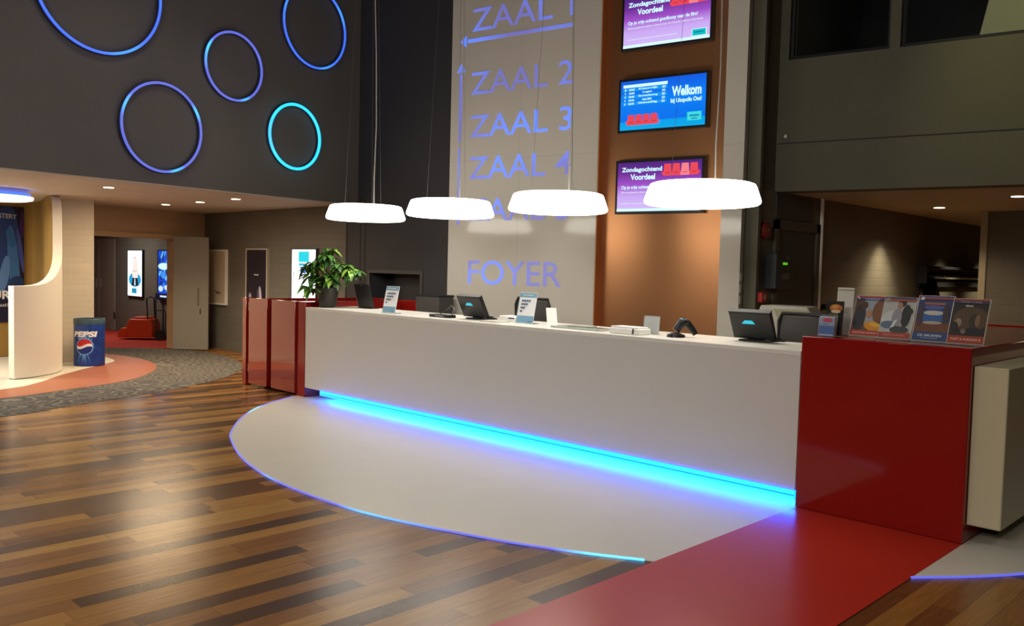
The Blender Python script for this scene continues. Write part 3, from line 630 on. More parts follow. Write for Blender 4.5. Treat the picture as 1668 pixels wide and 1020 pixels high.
# big film poster on the ochre wall
q0 = np.array([-12.54, -1.60, 0]); qd = np.array([-.3, .95, 0]); qd /= np.linalg.norm(qd); qn = np.array([-qd[1], qd[0], 0])   # qn points away from the camera
x_r = (onpl(39.5, 430, q0, qn)-q0)@qd
fr = frame(q0+qd*(x_r-1.25), qd, qn)
t = thing('film_poster', 'large dark blue film poster on the ochre wall, lettered MYSTERY', 'poster', fr(.6, .0, .56))
part('sheet', MB().box(0, 1.25, .002, .03, .56, 2.40, fr), ink(30, 24, 52), t)
fr2 = frame(fr(0, 0, .56), qd, qn)
A = Art(fr2, 1.25, 1.84)
A.rect(0, 1, .0, .25, ink(24, 28, 62)); A.ell(.78, .62, .16, .42, ink(36, 60, 120)); A.ell(.86, .5, .07, .34, ink(60, 110, 170), 8); A.ell(.95, .62, .03, .2, ink(70, 80, 160), 12); A.ell(.74, .42, .06, .16, ink(90, 130, 190), -14)
A.ell(.9, .33, .10, .07, ink(30, 60, 110)); A.ell(.82, .73, .05, .09, ink(45, 95, 160), 30); A.ell(.97, .85, .03, .12, ink(70, 35, 90)); A.ell(.98, .08, .015, .03, ink(200, 205, 215))
A.text('MYSTERY', .55, .90, .895, .935, ink(190, 190, 200), .02); A.text('SMURFS', .35, .97, .20, .275, ink(235, 235, 240), .03); A.text('30 MAART 2017', .6, .88, .135, .16, ink(210, 210, 220), .01)
A.build('picture', t)
# ceiling lamp disc at top left
p = onz(8, 319, 2.40)
t = thing('ceiling_lamp', 'round white ceiling lamp with a blue glowing rim at the left photo edge', 'ceiling lamp', (p[0]-.28, p[1]-.10, 2.40))
cx, cy = p[0]-.28, p[1]-.10
part('diffuser', MB().lathe([(.0, -.05), (.44, -.05), (.50, -.035), (.51, .0), (.50, .01), (0, .01)], (cx, cy, 2.40), 48), mat('lamp_white_soft', (.9, .88, .8), .4, emit=(1, .88, .7), estr=1.6), t)
part('blue_rim', MB().lathe([(.44, .012), (.47, .012), (.47, .05), (.44, .05)], (cx, cy, 2.40), 48), glow(60, 100, 255, 2.), t)
part('mounting_plate', MB().lathe([(.0, .05), (.42, .05), (.42, .098), (0, .098)], (cx, cy, 2.40), 36), M_WHITE, t)

# ------------------------------------------------------------------ drinks bin
r = .213; bc = np.array([-10.80, -.865]); H = .70; B0 = .010
ang0 = math.atan2(CAM[1]-bc[1], CAM[0]-bc[0])
def cyl(u, z, dr=.0): a = ang0+u/r; return (bc[0]+(r+dr)*math.cos(a), bc[1]+(r+dr)*math.sin(a), z)
t = thing('drinks_bin', 'blue round drinks bin printed PEPSI beside the cream pillar', 'bin', (bc[0], bc[1], B0))
part('barrel', MB().lathe([(r-.01, 0), (r, .01), (r, H-.085)], (bc[0], bc[1], B0), 56), mat('bin_blue', (.012, .045, .26), .35, noise=.35, nscale=9), t)
part('top_band', MB().lathe([(r+.002, H-.085), (r+.004, H-.01), (r-.002, H), (r-.02, H), (r-.025, H-.05), (0, H-.05)], (bc[0], bc[1], B0), 56), mat('bin_band', (.035, .075, .11), .4), t)
mb = MB(); gcx, gcz, gr = -.070, .295, .112
def wrap_poly(fn, mi, dr, nu=10, nv=8):
    for i in range(nu):
        for j in range(nv):
            P = [fn(i/nu, j/nv), fn((i+1)/nu, j/nv), fn((i+1)/nu, (j+1)/nv), fn(i/nu, (j+1)/nv)]
            mb.poly([cyl(u, z+B0, dr) for u, z in P], mi)
for k in range(30):       # bursting rays
    a = 2*math.pi*k/22+random.uniform(-.1, .1); L0, L1 = .120, random.uniform(.20, .33); w_ = random.uniform(.007, .017)
    ca, sa = math.cos(a), math.sin(a)
    if .3+L1*sa > .60: L1 = .25
    P = [(gcx+L0*ca-w_*sa, gcz+L0*sa+w_*ca), (gcx+L1*ca, gcz+L1*sa), (gcx+L0*ca+w_*sa, gcz+L0*sa-w_*ca)]
    mb.poly([cyl(u, max(.02, z)+B0, .002) for u, z in P], 0)
def disc(rr, lo=None, hi=None):
    def fn(s, v):
        x = (2*s-1)*.9999*rr; h_ = math.sqrt(max(0, rr*rr-x*x)); a = -h_ if lo is None else max(-h_, min(h_, lo(x))); b = h_ if hi is None else max(-h_, min(h_, hi(x))); return gcx+x, gcz+a+(b-a)*v
    return fn
wave = lambda x: .022*math.sin(x/gr*2.6)
wrap_poly(disc(gr+.012), 1, .003, 16, 6); wrap_poly(disc(gr), 2, .004, 16, 6)
wrap_poly(disc(gr, lambda x: wave(x)+.022, None), 3, .0055, 16, 5); wrap_poly(disc(gr, lambda x: wave(x)-.018, lambda x: wave(x)+.022), 4, .0055, 16, 4)
tv, tf = text_geo('PEPSI', .05); a_ = np.array(tv); mn = a_.min(0); mx = a_.max(0)
mb.add([cyl(-.245+(p[0]-mn[0])/(mx[0]-mn[0])*.335+(p[1]-mn[1])/(mx[1]-mn[1])*.02, B0+.435+(p[1]-mn[1])/(mx[1]-mn[1])*.085, .005) for p in tv], tf, 4)
part('printed_logo', mb, [ink(85, 150, 225), ink(125, 175, 230), ink(16, 44, 140), ink(190, 30, 45), ink(235, 238, 245)], t, label='white word and round red white blue emblem')

# ------------------------------------------------------------------ corridor: open fire door, posters, floor cleaner
a = np.array([-12.45, 1.14]); b = np.array([-12.03, 1.60]); dn = (b-a)/np.linalg.norm(b-a); DF = frame((a[0], a[1], 0), (dn[0], dn[1], 0), (-dn[1], dn[0], 0))
t = thing('fire_door', 'grey corridor door leaf standing open beside the brick wall', 'door', DF(0, 0, 0))
wd = float(np.linalg.norm(b-a))
part('leaf', MB().box(0, wd, 0, .05, .012, 2.04, DF), M_DOOR, t, .003)
part('door_handle', MB().tube([DF(wd*.72, 0, .82), DF(wd*.72, -.045, .84), DF(wd*.72, -.045, 1.10), DF(wd*.72, 0, 1.12)], .009), M_METAL, t, label='vertical steel pull handle')
part('floor_stop', MB().tube([DF(wd*.78, -.005, .76), DF(wd*.78, -.03, .70), DF(wd*.78, -.005, .66)], .008), M_DGREY, t)
t = thing('corridor_door', 'grey double door at the far end of the red carpeted corridor', 'door', (-17.8, 1.88, 0))
for x0_, x1_ in ((-18.9, -18.02), (-17.98, -17.1)):
    part('leaf', MB().box(x0_, x1_, 1.86, 1.896, .01, 2.06), M_DOOR, t, .003)
    part('door_handle', MB().tube([(x1_-.12 if x0_ < -18.5 else x0_+.12, 1.85, .95), (x1_-.12 if x0_ < -18.5 else x0_+.12, 1.85, 1.15)], .012), M_METAL, t)
part('hinge', MB().tube([(-17.09, 1.86, .28), (-17.09, 1.86, .42)], .016), M_BLACKM, t)
def wallframe(x0, x1, z0, z1, name, label, cat, fm, fw=.03, y=1.90, dep=.05):
    t = thing(name, label, cat, (x0, y, z0), None)
    part('frame', MB().box(x0, x1, y-dep, y, z0, z0+fw).box(x0, x1, y-dep, y, z1-fw, z1).box(x0, x0+fw, y-dep, y, z0+fw, z1-fw).box(x1-fw, x1, y-dep, y, z0+fw, z1-fw), fm, t, .002)
    return t, frame((x0+fw, y-dep+.012, z0+fw), (1, 0, 0), (0, 1, 0)), x1-x0-2*fw, z1-z0-2*fw
def sheet(t, fr, w, h, m, name='sheet'):
    s_ = MB().box(0, w, 0, .01, 0, h, fr); return part(name, s_, m, t)
# left light poster: pale with a bald head in a dark suit
t, fr, w, h = wallframe(-16.36, -15.55, .81, 1.82, 'light_box_poster', 'white backlit film poster on the corridor wall, left of the blue one', 'light box', M_BLACK, .02)
sheet(t, fr, w, h, glow(225, 245, 255, 1.9), 'backlit_sheet'); A = Art(fr, w, h, -.002)
A.ell(.5, .36, .42, .16, glow(40, 160, 215)); A.ell(.52, .58, .21, .30, glow(250, 222, 214, 1.2)); A.poly([(.28, .23), (.75, .23), (.70, .40), (.36, .40)], glow(30, 30, 45)); A.poly([(.47, .24), (.57, .24), (.54, .39), (.49, .39)], glow(220, 240, 250))
A.rect(.40, .47, .545, .56, glow(60, 40, 45)); A.rect(.56, .63, .545, .56, glow(60, 40, 45)); A.rect(.33, .66, .06, .17, glow(30, 150, 190)); A.rect(.45, .60, .84, .85, glow(120, 120, 140)); A.build('picture', t)
t, fr, w, h = wallframe(-14.80, -14.0, .80, 1.82, 'light_box_poster', 'blue backlit film poster half hidden by the open corridor door', 'light box', M_BLACK, .02)
sheet(t, fr, w, h, glow(22, 70, 190, 1.2), 'backlit_sheet'); A = Art(fr, w, h, -.002)
random.seed(3)
for i in range(26):
    c_ = random.choice([(60, 150, 255), (15, 40, 130), (110, 200, 255), (30, 110, 230), (20, 25, 80)]); A.ell(random.uniform(.08, .92), random.uniform(.16, .95), random.uniform(.04, .13), random.uniform(.02, .06), glow(*c_), random.uniform(0, 90), n=10)
A.ell(.5, .68, .34, .07, glow(200, 235, 255, 1.2)); A.ell(.5, .50, .16, .07, glow(70, 150, 240)); A.rect(0, 1, 0, .12, glow(15, 15, 40)); A.rect(.3, .7, .045, .08, glow(220, 230, 245)); A.ell(.35, .22, .14, .06, glow(215, 235, 255)); A.ell(.7, .25, .12, .05, glow(215, 235, 255)); A.build('picture', t)
t, fr, w, h = wallframe(-12.64, -11.885, .82, 1.828, 'notice_board', 'plain cream board on the brick wall beside the open corridor door', 'notice board', M_PAPER, .025)
sheet(t, fr, w, h, mat('board_cream', (.55, .47, .36), .5)); A = Art(fr, w, h, -.002); A.poly([(.42, .24), (.78, .205), (.76, .19), (.45, .215)], ink(30, 25, 25)); A.poly([(.52, .20), (.66, .19), (.66, .175), (.52, .18)], ink(60, 55, 50)); A.build('picture', t)
t, fr, w, h = wallframe(-11.16, -10.43, .82, 1.852, 'framed_poster', 'dark film poster in a pale frame above the red gate', 'poster', mat('pale_frame', (.5, .46, .40), .4), .025)
sheet(t, fr, w, h, mat('poster_dark', (.03, .024, .035), .35)); A = Art(fr, w, h, -.002)
A.text('BLIJF', .38, .62, .545, .575, ink(225, 225, 240), .03); A.rect(.38, .62, .66, .675, ink(60, 50, 70)); A.rect(.42, .58, .72, .735, ink(52, 44, 64)); A.rect(.36, .64, .78, .79, ink(48, 42, 60))
A.ell(.22, .13, .11, .13, ink(90, 85, 105)); A.ell(.22, .13, .05, .10, ink(190, 190, 215)); A.ell(.70, .17, .15, .20, ink(80, 70, 90)); A.ell(.74, .20, .06, .17, ink(190, 185, 215), 12); A.ell(.5, .03, .4, .04, ink(70, 60, 75)); A.build('picture', t)
t, fr, w, h = wallframe(-9.67, -8.925, .82, 1.853, 'light_box_poster', 'bright white backlit poster directly behind the potted plant', 'light box', M_DGREY, .02)
sheet(t, fr, w, h, glow(250, 255, 255, 2.4), 'backlit_sheet'); A = Art(fr, w, h, -.002)
A.rect(.28, .72, .80, .97, glow(40, 220, 235)); A.rect(.36, .60, .62, .73, glow(70, 120, 220)); A.rect(.30, .66, .74, .78, glow(60, 190, 210)); A.poly([(.06, .42), (.10, .42), (.12, .66), (.07, .64)], glow(190, 200, 190)); A.build('picture', t)

cl = onz(232, 553)
CF = frame((cl[0], cl[1], .004), (.72, .69, 0), (-.69, .72, 0))     # x to the right in view, y away
t = thing('floor_cleaner', 'bulky red floor cleaning machine parked on the red corridor carpet', 'cleaning machine', CF(0, 0, 0))
mc = mat('machine_red', (.62, .075, .022), .4)
part('body', MB().profile([(-.24, .05), (.28, .05), (.29, .30), (.24, .42), (-.18, .42), (-.24, .30)], -.2, .2, CF), mc, t, .02)
part('suction_head', MB().profile([(-.42, .04), (-.24, .04), (-.24, .24), (-.33, .24), (-.41, .14)], -.2, .2, CF), mc, t, .015)
part('lid', MB().profile([(-.12, .42), (.20, .42), (.17, .46), (-.09, .46)], -.15, .15, CF), mc, t, .01)
for s_ in (-.17, .17): part('handle', MB().tube([CF(.18, s_, .40), CF(.16, s_, .84), CF(.24, s_, .87), CF(.34, s_, .82), CF(.36, s_, .10)], .014), M_BLACK, t)
part('handle', MB().tube([CF(.36, -.17, .60), CF(.52, -.17, .60), CF(.54, -.17, .55), CF(.54, -.17, .1)], .010), M_BLACK, t)
for s_ in (-.21, .19):
    mb = MB(); vs = [CF(.44+.105*math.cos(a_), s_+dy, .105+.105*math.sin(a_)) for dy in (0, .03) for a_ in np.linspace(0, 2*math.pi, 25)[:-1]]
    mb.add(vs, [tuple(range(24)), tuple(range(24, 48))[::-1]]+[(i, (i+1) % 24, 24+(i+1) % 24, 24+i) for i in range(24)]); part('wheel', mb, M_BLACKM, t)

# ------------------------------------------------------------------ things on the white counter
TZ = 1.0905
def tiltframe(x, y, z, ang, tilt):
    """x along width, y backwards, z up the sheet; tilt leans the top backwards (+) about the base line"""
    ca, sa = math.cos(math.radians(ang)), math.sin(math.radians(ang)); ct, st = math.cos(math.radians(tilt)), math.sin(math.radians(tilt))
    ex = np.array([ca, sa, 0]); eb = np.array([-sa, ca, 0]); return frame((x, y, z), ex, eb*ct-np.array([0, 0, 1])*st, eb*st+np.array([0, 0, 1])*ct)
# potted plant
pc = (-6.09, .20); t = thing('potted_plant', 'leafy green plant in a dark pot on the left end of the counter', 'plant', (pc[0], pc[1], TZ))
part('pot', MB().lathe([(.0, 0), (.085, 0), (.10, .02), (.135, .20), (.145, .235), (.130, .235), (.120, .19), (0, .19)], (pc[0], pc[1], TZ), 32), mat('pot_dark', (.03, .028, .025), .35), t)
part('soil', MB().lathe([(.0, .193), (.12, .193), (.12, .196), (0, .205)], (pc[0], pc[1], TZ), 20), mat('soil', (.03, .02, .012), .9), t)
random.seed(11); leaves = MB(); stems = MB()
Rn = Vector((R_[0], R_[1], 0)); Fn = Vector((F_[0], F_[1], 0))
def leaf(c, d, L, wdt, droop):
    d = d.normalized(); side = d.cross(Vector((0, 0, 1)))
    if side.length < .1: side = Vector((1, 0, 0))
    side.normalize(); up = side.cross(d).normalized(); pts = []
    prof = [(0, .0), (.15, .55), (.4, 1.0), (.7, .72), (.9, .28), (1.0, 0)]
    ctr = [c+d*L*s - Vector((0, 0, 1))*droop*L*s*s for s, _ in prof]
    vs = []; fs = []
    for (s, w_), q in zip(prof, ctr):
        vs += [q-side*wdt*w_*.5+up*w_*wdt*.14, q, q+side*wdt*w_*.5+up*w_*wdt*.14]
    for i in range(len(prof)-1):
        a_ = 3*i; fs += [(a_, a_+3, a_+4, a_+1), (a_+1, a_+4, a_+5, a_+2)]
    leaves.add(vs, fs, random.choice([0, 0, 1, 2]))
top0 = Vector((pc[0], pc[1], TZ+.2))
clusters = [(-.02, .0, .55, .16), (.05, 0, .50, .14), (-.10, .02, .42, .14), (.12, .0, .42, .13), (.20, .02, .42, .12), (.28, .0, .38, .12), (.33, 0, .36, .09), (-.20, .03, .30, .12), (-.14, .0, .46, .09), (-.24, .02, .16, .12), (-.16, .0, .14, .12),
            (-.02, -.04, .30, .13), (.05, -.05, .26, .11), (.08, 0, .32, .13), (-.08, 0, .22, .12), (.03, 0, .60, .07), (-.24, .0, .40, .05)]
for (r_, f_, z_, sp) in clusters:
    c_ = top0+Rn*(r_*1.0)+Fn*f_+Vector((0, 0, z_-.12)); stems.tube([top0-Vector((0, 0, .02)), top0+(c_-top0)*.45+Vector((0, 0, .05)), c_], [.007, .005, .003], 6)
    for i in range(17):
        az = random.uniform(0, 2*math.pi); el_ = random.uniform(-.5, .45); dd = Vector((math.cos(az)*math.cos(el_), math.sin(az)*math.cos(el_), math.sin(el_)))
        q = c_+dd*random.uniform(0, sp*.45); leaf(q, dd, random.uniform(.10, .16), random.uniform(.055, .085), random.uniform(.3, .9))
part('stems', stems, mat('stem_green', (.10, .14, .04), .6), t)
part('foliage', leaves, [mat('leaf_green', (.075, .19, .030), .38), mat('leaf_light', (.24, .44, .06), .38), mat('leaf_deep', (.030, .10, .022), .4)], t)

# black tablet display leaning
fr = tiltframe(-5.90, .52, TZ, 0, -14)
t = thing('tablet_stand', 'thin black tablet standing upright beside the plant pot', 'tablet', (-5.8, .5, TZ))
part('tablet', MB().box(0, .30, 0, .018, 0.001, .30, fr), M_BLACK, t, .004); part('button', MB().box(.13, .15, -.002, 0, .275, .29, fr), M_METAL, t); part('side_edge', MB().box(-.006, 0, 0, .018, 0.001, .30, fr), M_METAL, t)
part('foot', MB().box(.05, .25, -.02, .12, 0, .012, frame((-5.90, .52, TZ), (1, 0, 0), (0, 1, 0))), M_BLACK, t)

def menu_sign(x, y, label, bars):
    t = thing('price_sign', label, 'sign', (x, y, TZ), 'blue and white price signs'); fr = tiltframe(x, y, TZ+.004, 2, 12)
    part('sheet', MB().box(0, .215, 0, .004, 0, .297, fr), mat('sheet_white', (.80, .82, .84), .3), t); A = Art(fr, .215, .297, -.0007)
    A.rect(.0, 1, .84, .985, ink(120, 165, 190)); A.rect(0, 1, .02, .24, ink(120, 165, 195)); A.text('Drankjes', .2, .8, .885, .935, ink(235, 240, 245), .02)
    for i, n_ in enumerate(bars):
        for j in range(n_): A.rect(.17+j*.135, .17+j*.135+.115, .70-.115*i, .755-.115*i, ink(60, 88, 125))
    A.text('www', .72, .92, .045, .075, ink(40, 60, 90), .02); A.build('printed_text', t)
    part('foot', MB().box(0, .215, -.01, .09, 0, .005, frame((x, y, TZ), (1, .035, 0), (0, 1, 0))), M_ACRYL, t)
menu_sign(-4.90, .12, 'blue and white price sign left of the card terminal, four bar lines', [5, 4, 3, 1])
menu_sign(-3.02, .29, 'blue and white price sign standing in front of the office chair', [4, 3, 2, 1])

p = onz(720, 517, TZ)
t = thing('card_terminal', 'flat black payment terminal with a curled cable on the counter', 'card terminal', (p[0], p[1], TZ))
part('base', MB().box(p[0]-.15, p[0]+.15, p[1]-.05, p[1]+.06, TZ, TZ+.03), M_BLACK, t, .006); part('label_strip', MB().box(p[0]-.05, p[0]+.08, p[1]-.0515, p[1]-.049, TZ+.010, TZ+.020), ink(150, 150, 150), t)
part('cable', MB().tube([(p[0]+.10, p[1]+.05, TZ+.03), (p[0]+.08, p[1]+.10, TZ+.09), (p[0]-.02, p[1]+.14, TZ+.12), (p[0]-.06, p[1]+.12, TZ+.07), (p[0]-.10, p[1]+.06, TZ+.03)], .006), M_BLACK, t)

def pos(x, y, label, ang=0):
    t = thing('till_monitor', label, 'till', (x, y, TZ), 'black tills on the counter'); fr = tiltframe(x, y, TZ+.02, ang, -28)
    part('housing', MB().profile([(-.17, .0), (.17, .0), (.17, .235), (-.17, .235)], 0, .045, fr), M_BLACK, t, .008)
    part('top_edge', MB().box(-.172, .172, -.002, .047, .232, .240, fr), M_DGREY, t, .003)
    part('logo', MB().profile([(-.075, .135), (.035, .135), (.015, .165), (-.045, .165)], -.002, -.0005, fr), glow(40, 200, 220, 1.), t, label='glowing cyan logo')
    part('screen', MB().box(-.155, .155, .045, .0465, .02, .22, fr), ink(40, 50, 60), t)
    b0 = frame((x, y, TZ), (math.cos(math.radians(ang)), math.sin(math.radians(ang)), 0), (-math.sin(math.radians(ang)), math.cos(math.radians(ang)), 0))
    part('stand', MB().profile([(-.06, .0), (.06, .0), (.05, .10), (-.05, .10)], .02, .07, b0), M_BLACK, t); part('foot', MB().box(-.12, .12, -.02, .2, 0, .015, b0), M_BLACK, t, .005)
    part('card_reader', MB().box(.17, .24, .01, .05, .015, .03, b0).box(.12, .20, .04, .06, .012, .04, b0), M_BLACK, t)
    return t
pos(-3.60, .30, 'black till monitor with a pale glowing logo, between price sign and card terminal')
pos(-.60, .44, 'black till monitor with a cyan logo, beside the tall red desk', 3)

def chair(x, y, label, ang=0):
    t = thing('office_chair', label, 'office chair', (x, y, 0), 'office chairs behind the counter'); fr = frame((x, y, 0), (math.cos(ang), math.sin(ang), 0), (-math.sin(ang), math.cos(ang), 0))
    part('seat', MB().box(-.24, .24, -.02, .44, .44, .51, fr), M_BLACKM, t, .03)
    bk = [(-.19, .62), (.19, .62), (.235, .75), (.235, 1.24), (.21, 1.30), (-.21, 1.30), (-.235, 1.24), (-.235, .75)]
    part('backrest_frame', MB().tube([fr(a_, -.02-.06*math.sin((z_-.6)*3), z_) for a_, z_ in bk], .018, 8, True), M_BLACK, t)
    vs = []; fs = []
    for j in range(7):
        zz = .64+j*.107; hw = .19+.045*min(1, j/2)-(.02 if j == 6 else 0)
        for i in range(7): u_ = -1+i/3; vs.append(fr(u_*hw, -.02-.06*math.sin((zz-.6)*3)-.03*(1-u_*u_), zz))
    for j in range(6):
        for i in range(6): fs.append((j*7+i, j*7+i+1, j*7+i+8, j*7+i+7))
    part('backrest_mesh', MB().add(vs, fs), mat('mesh_fabric', (.045, .042, .04), .8), t)
    part('spine', MB().tube([fr(0, .10, .44), fr(0, -.10, .55), fr(0, -.09, .95)], .022), M_BLACK, t)
    part('gas_lift', MB().tube([fr(0, .2, .09), fr(0, .2, .44)], .028), M_METAL, t)
    for k_ in range(5):
        a_ = 2*math.pi*k_/5; lg = part('leg', MB().tube([fr(0, .2, .10), fr(.28*math.cos(a_), .2+.28*math.sin(a_), .07)], [.025, .015]), M_BLACK, t)
        part('castor', MB().tube([fr(.28*math.cos(a_)-.02, .2+.28*math.sin(a_), .028), fr(.28*math.cos(a_)+.02, .2+.28*math.sin(a_), .028)], .027, 12), M_BLACKM, lg)
    return t
chair(-3.42, 1.02, 'black office chair behind the second price sign, in front of the white column')
chair(-.42, 1.02, 'black office chair half hidden by the left end of the red desk')

p = onz(800, 524, TZ)
t = thing('receipt_tray', 'white low receipt printer lying right of the left till', 'printer', (p[0], p[1], TZ))
part('body', MB().profile([(-.14, 0), (.16, 0), (.13, .05), (-.10, .055)], 0, .16, frame((-3.21, .36, TZ), (1, 0, 0), (0, 1, 0))), M_PAPER, t, .005); part('slot', MB().box(-3.19, -3.11, .358, .365, TZ+.03, TZ+.04), M_BLACKM, t)
single('paper_stack', MB().box(-3.36, -3.10, .12, .28, TZ, TZ+.012), mat('paper_grey', (.6, .58, .52), .6), 'flat sheaf of papers on the counter below the left till', 'papers')
fr = tiltframe(-2.63, .31, TZ, 60, 18)
single('leaning_card', MB().box(0, .10, 0, .003, .002, .17, fr), M_PAPER, 'small white card leaning alone on the counter before the white column', 'card')
t = thing('glass_tray', 'flat glass coin tray on the counter in front of the column', 'tray', (-2.2, .25, TZ))
part('plate', MB().box(-2.46, -1.90, .16, .36, TZ, TZ+.018), mat('glass_plate', (.55, .62, .58), .05, trans=.3), t, .004); part('insert', MB().box(-2.3, -2.05, .2, .32, TZ+.018, TZ+.03), M_LGREY, t, .002)
t = thing('receipt_printer', 'low white box with a dark pen on it, before the copper panel', 'printer', (-1.6, .22, TZ))
part('body', MB().box(-1.745, -1.44, .10, .27, TZ, TZ+.05), M_PAPER, t, .008); part('lid', MB().box(-1.735, -1.46, .11, .26, TZ+.05, TZ+.062), M_PAPER, t, .004); part('pen', MB().tube([(-1.50, .095, TZ+.01), (-1.49, .09, TZ+.05)], .006), M_BLACK, t, label='dark pen')
fr = tiltframe(-1.545, .31, TZ+.0045, 2, 6)
t = thing('card_holder', 'upright white card in a clear holder before the copper panel', 'card holder', (-1.47, .32, TZ))
part('card', MB().box(0, .145, 0, .004, 0, .145, fr), M_PAPER, t); part('holder', MB().box(-.008, .153, -.006, -.002, 0, .153, fr), M_ACRYL, t); part('foot', MB().box(-.008, .153, -.02, .06, -.002, .002, fr), M_ACRYL, t)
t = thing('barcode_scanner', 'black hand scanner resting in its cradle on the counter', 'scanner', (-1.16, .3, TZ))
part('cradle', MB().lathe([(.0, 0), (.075, 0), (.07, .02), (.03, .035), (0, .035)], (-1.19, .26, TZ), 24), M_BLACK, t)
part('head', MB().tube([(-1.20, .27, TZ+.05), (-1.17, .30, TZ+.11), (-1.13, .33, TZ+.13)], [.03, .04, .032], 12), M_BLACK, t); part('grip', MB().tube([(-1.14, .33, TZ+.12), (-1.09, .35, TZ+.06), (-1.07, .36, TZ+.024)], [.03, .024, .022], 10), M_BLACK, t)
part('window', MB().lathe([(0, 0), (.016, .0), (.012, .006), (0, .008)], (-1.165, .295, TZ+.145), 14), glow(150, 190, 220, .8), t)

# big printer behind the right till
t = thing('office_printer', 'pale grey desktop printer behind the right till', 'printer', (-.95, 1.75, 0))
fr = frame((-1.05, 1.72, 0), (.98, .17, 0), (-.17, .98, 0))
part('body', MB().profile([(-.22, .86), (.32, .86), (.32, 1.22), (.24, 1.33), (-.18, 1.33), (-.22, 1.22)], 0, .35, fr), M_LGREY, t, .01)
part('paper_tray', MB().profile([(-.06, 1.30), (.26, 1.30), (.20, 1.20), (.0, 1.18)], -.004, .01, fr), mat('printer_tray', (.30, .28, .18), .5), t)
part('base_cabinet', MB().box(-.28, .42, -.03, .42, 0, .86, fr), M_WHITE, t, .004); part('shelf_edge', MB().box(-.25, .42, -.04, .42, .86, .885, fr), M_BLACKM, t)

# ------------------------------------------------------------------ side wall fittings
def sw(px, py, off=0.): return onpl(px, py, (sx+off, 0, 0), (1, 0, 0))
p = sw(1243.5, 376); q = float(p[1]); z = float(p[2])
mb = MB(); vs = []
t = thing('alarm_bell', 'round red alarm bell high on the side wall', 'alarm', (sx, q, z)); part('bell', MB().tube([(sx+.0, q, z), (sx+.05, q, z), (sx+.065, q, z)], [.085, .085, .05], 24), mat('bell_red', (.22, .02, .014), .4), t); part('boss', MB().tube([(sx+.065, q, z), (sx+.08, q, z)], .02, 12), M_DGREY, t)
a = sw(1233, 475, .12); b = sw(1278, 414, .12)
y0_, y1_, z0_, z1_ = 2.62, 3.02, 1.47, 1.83
t = thing('alarm_control_panel', 'grey alarm control box with a green lit display on the side wall', 'control panel', (sx, 2.8, z0_))
part('box', MB().box(sx+.036, sx+.16, 2.66, 3.02, z0_, z1_), mat('box_grey', (.045, .05, .058), .45), t, .005)
part('display', MB().box(sx+.16, sx+.162, 2.80, 2.90, 1.72, 1.745), glow(90, 200, 20, .9), t, label='green lit strip'); part('keypad', MB().box(sx+.16, sx+.163, 2.80, 2.96, 1.65, 1.71), ink(70, 66, 58), t); part('label_plate', MB().box(sx+.16, sx+.162, 2.80, 2.95, 1.57, 1.63), ink(120, 110, 100), t); part('name_plate', MB().box(sx+.16, sx+.162, 2.86, 2.95, 1.785, 1.80), ink(130, 130, 125), t)
p = sw(1282, 434); single('alarm_lamp', MB().tube([(sx+.012, p[1], p[2]), (sx+.05, p[1], p[2])], .035, 14), mat('alarm_red', (.22, .02, .015), .4), 'small dim red lamp right of the alarm control box', 'alarm lamp')
p = sw(1232, 484); t = thing('call_point', 'small red fire call point below the alarm control box', 'call point', (sx, p[1], p[2]-.05)); part('case', MB().box(sx+.04, sx+.09, p[1]-.05, p[1]+.05, p[2]-.05, p[2]+.05), mat('callpoint_red', (.45, .03, .02), .4), t, .004); part('glass', MB().box(sx+.09, sx+.092, p[1]-.01, p[1]+.03, p[2]-.025, p[2]+.025), mat('callpoint_glass', (.45, .35, .22), .3), t)
p = sw(1339, 500); single('wall_socket', MB().tube([(sx+.001, p[1], p[2]), (sx+.05, p[1], p[2])], .035, 12), M_BLACK, 'tiny black knob on the side wall right of the white pipe', 'knob')
p = onpl(1281, 222.5, WO, BY); single('ceiling_sensor', MB().lathe([(0, -.02), (.018, -.012), (.02, .0), (.012, .015), (0, .02)], (p[0]-BY[0]*.02, p[1]-BY[1]*.02, p[2]), 12), M_PAPER, 'tiny pale knob on the upper right wall near the column', 'sensor')

# coat rack
t = thing('coat_rack', 'long black coat rack with pale hooks on the right side wall', 'coat rack', (sx, 8.8, 1.5))
part('hat_shelf', MB().box(sx+.001, sx+.15, 7.10, 10.6, 1.76, 1.80), M_BLACKM, t, .004); part('rail', MB().box(sx+.001, sx+.04, 7.10, 10.6, 1.50, 1.60), M_BLACKM, t, .003)
part('end_bracket', MB().box(sx+.001, sx+.15, 7.06, 7.10, 1.55, 1.80), M_BLACKM, t, .003)
for k_ in range(30):
    y_ = 7.3+k_*.11; part('hook', MB().tube([(sx+.04, y_, 1.64), (sx+.09, y_, 1.625), (sx+.10, y_, 1.65)], .008, 5), mat('hook_pale', (.6, .56, .42), .4), t)
part('hook_strip', MB().box(sx+.001, sx+.04, 7.15, 10.6, 1.62, 1.68), M_DGREY, t)
cm = MB(); random.seed(5); cx_, cy_ = sx+.13, 7.30; rings = []
for j in range(9):
    zz = 1.64-j*.085; rr = [.05, .11, .13, .135, .14, .15, .155, .16, .165][j]; rings.append([(cx_+rr*.6*math.cos(a_)*(1+.12*math.sin(5*a_+j)), cy_+rr*1.35*math.sin(a_)*(1+.12*math.sin(4*a_)), zz) for a_ in np.linspace(0, 2*math.pi, 21)[:-1]])
for j in range(9): cm.v += rings[j]
for j in range(8):
    for i in range(20): cm.f.append((j*20+i, j*20+(i+1) % 20, (j+1)*20+(i+1) % 20, (j+1)*20+i)); cm.m.append(0)
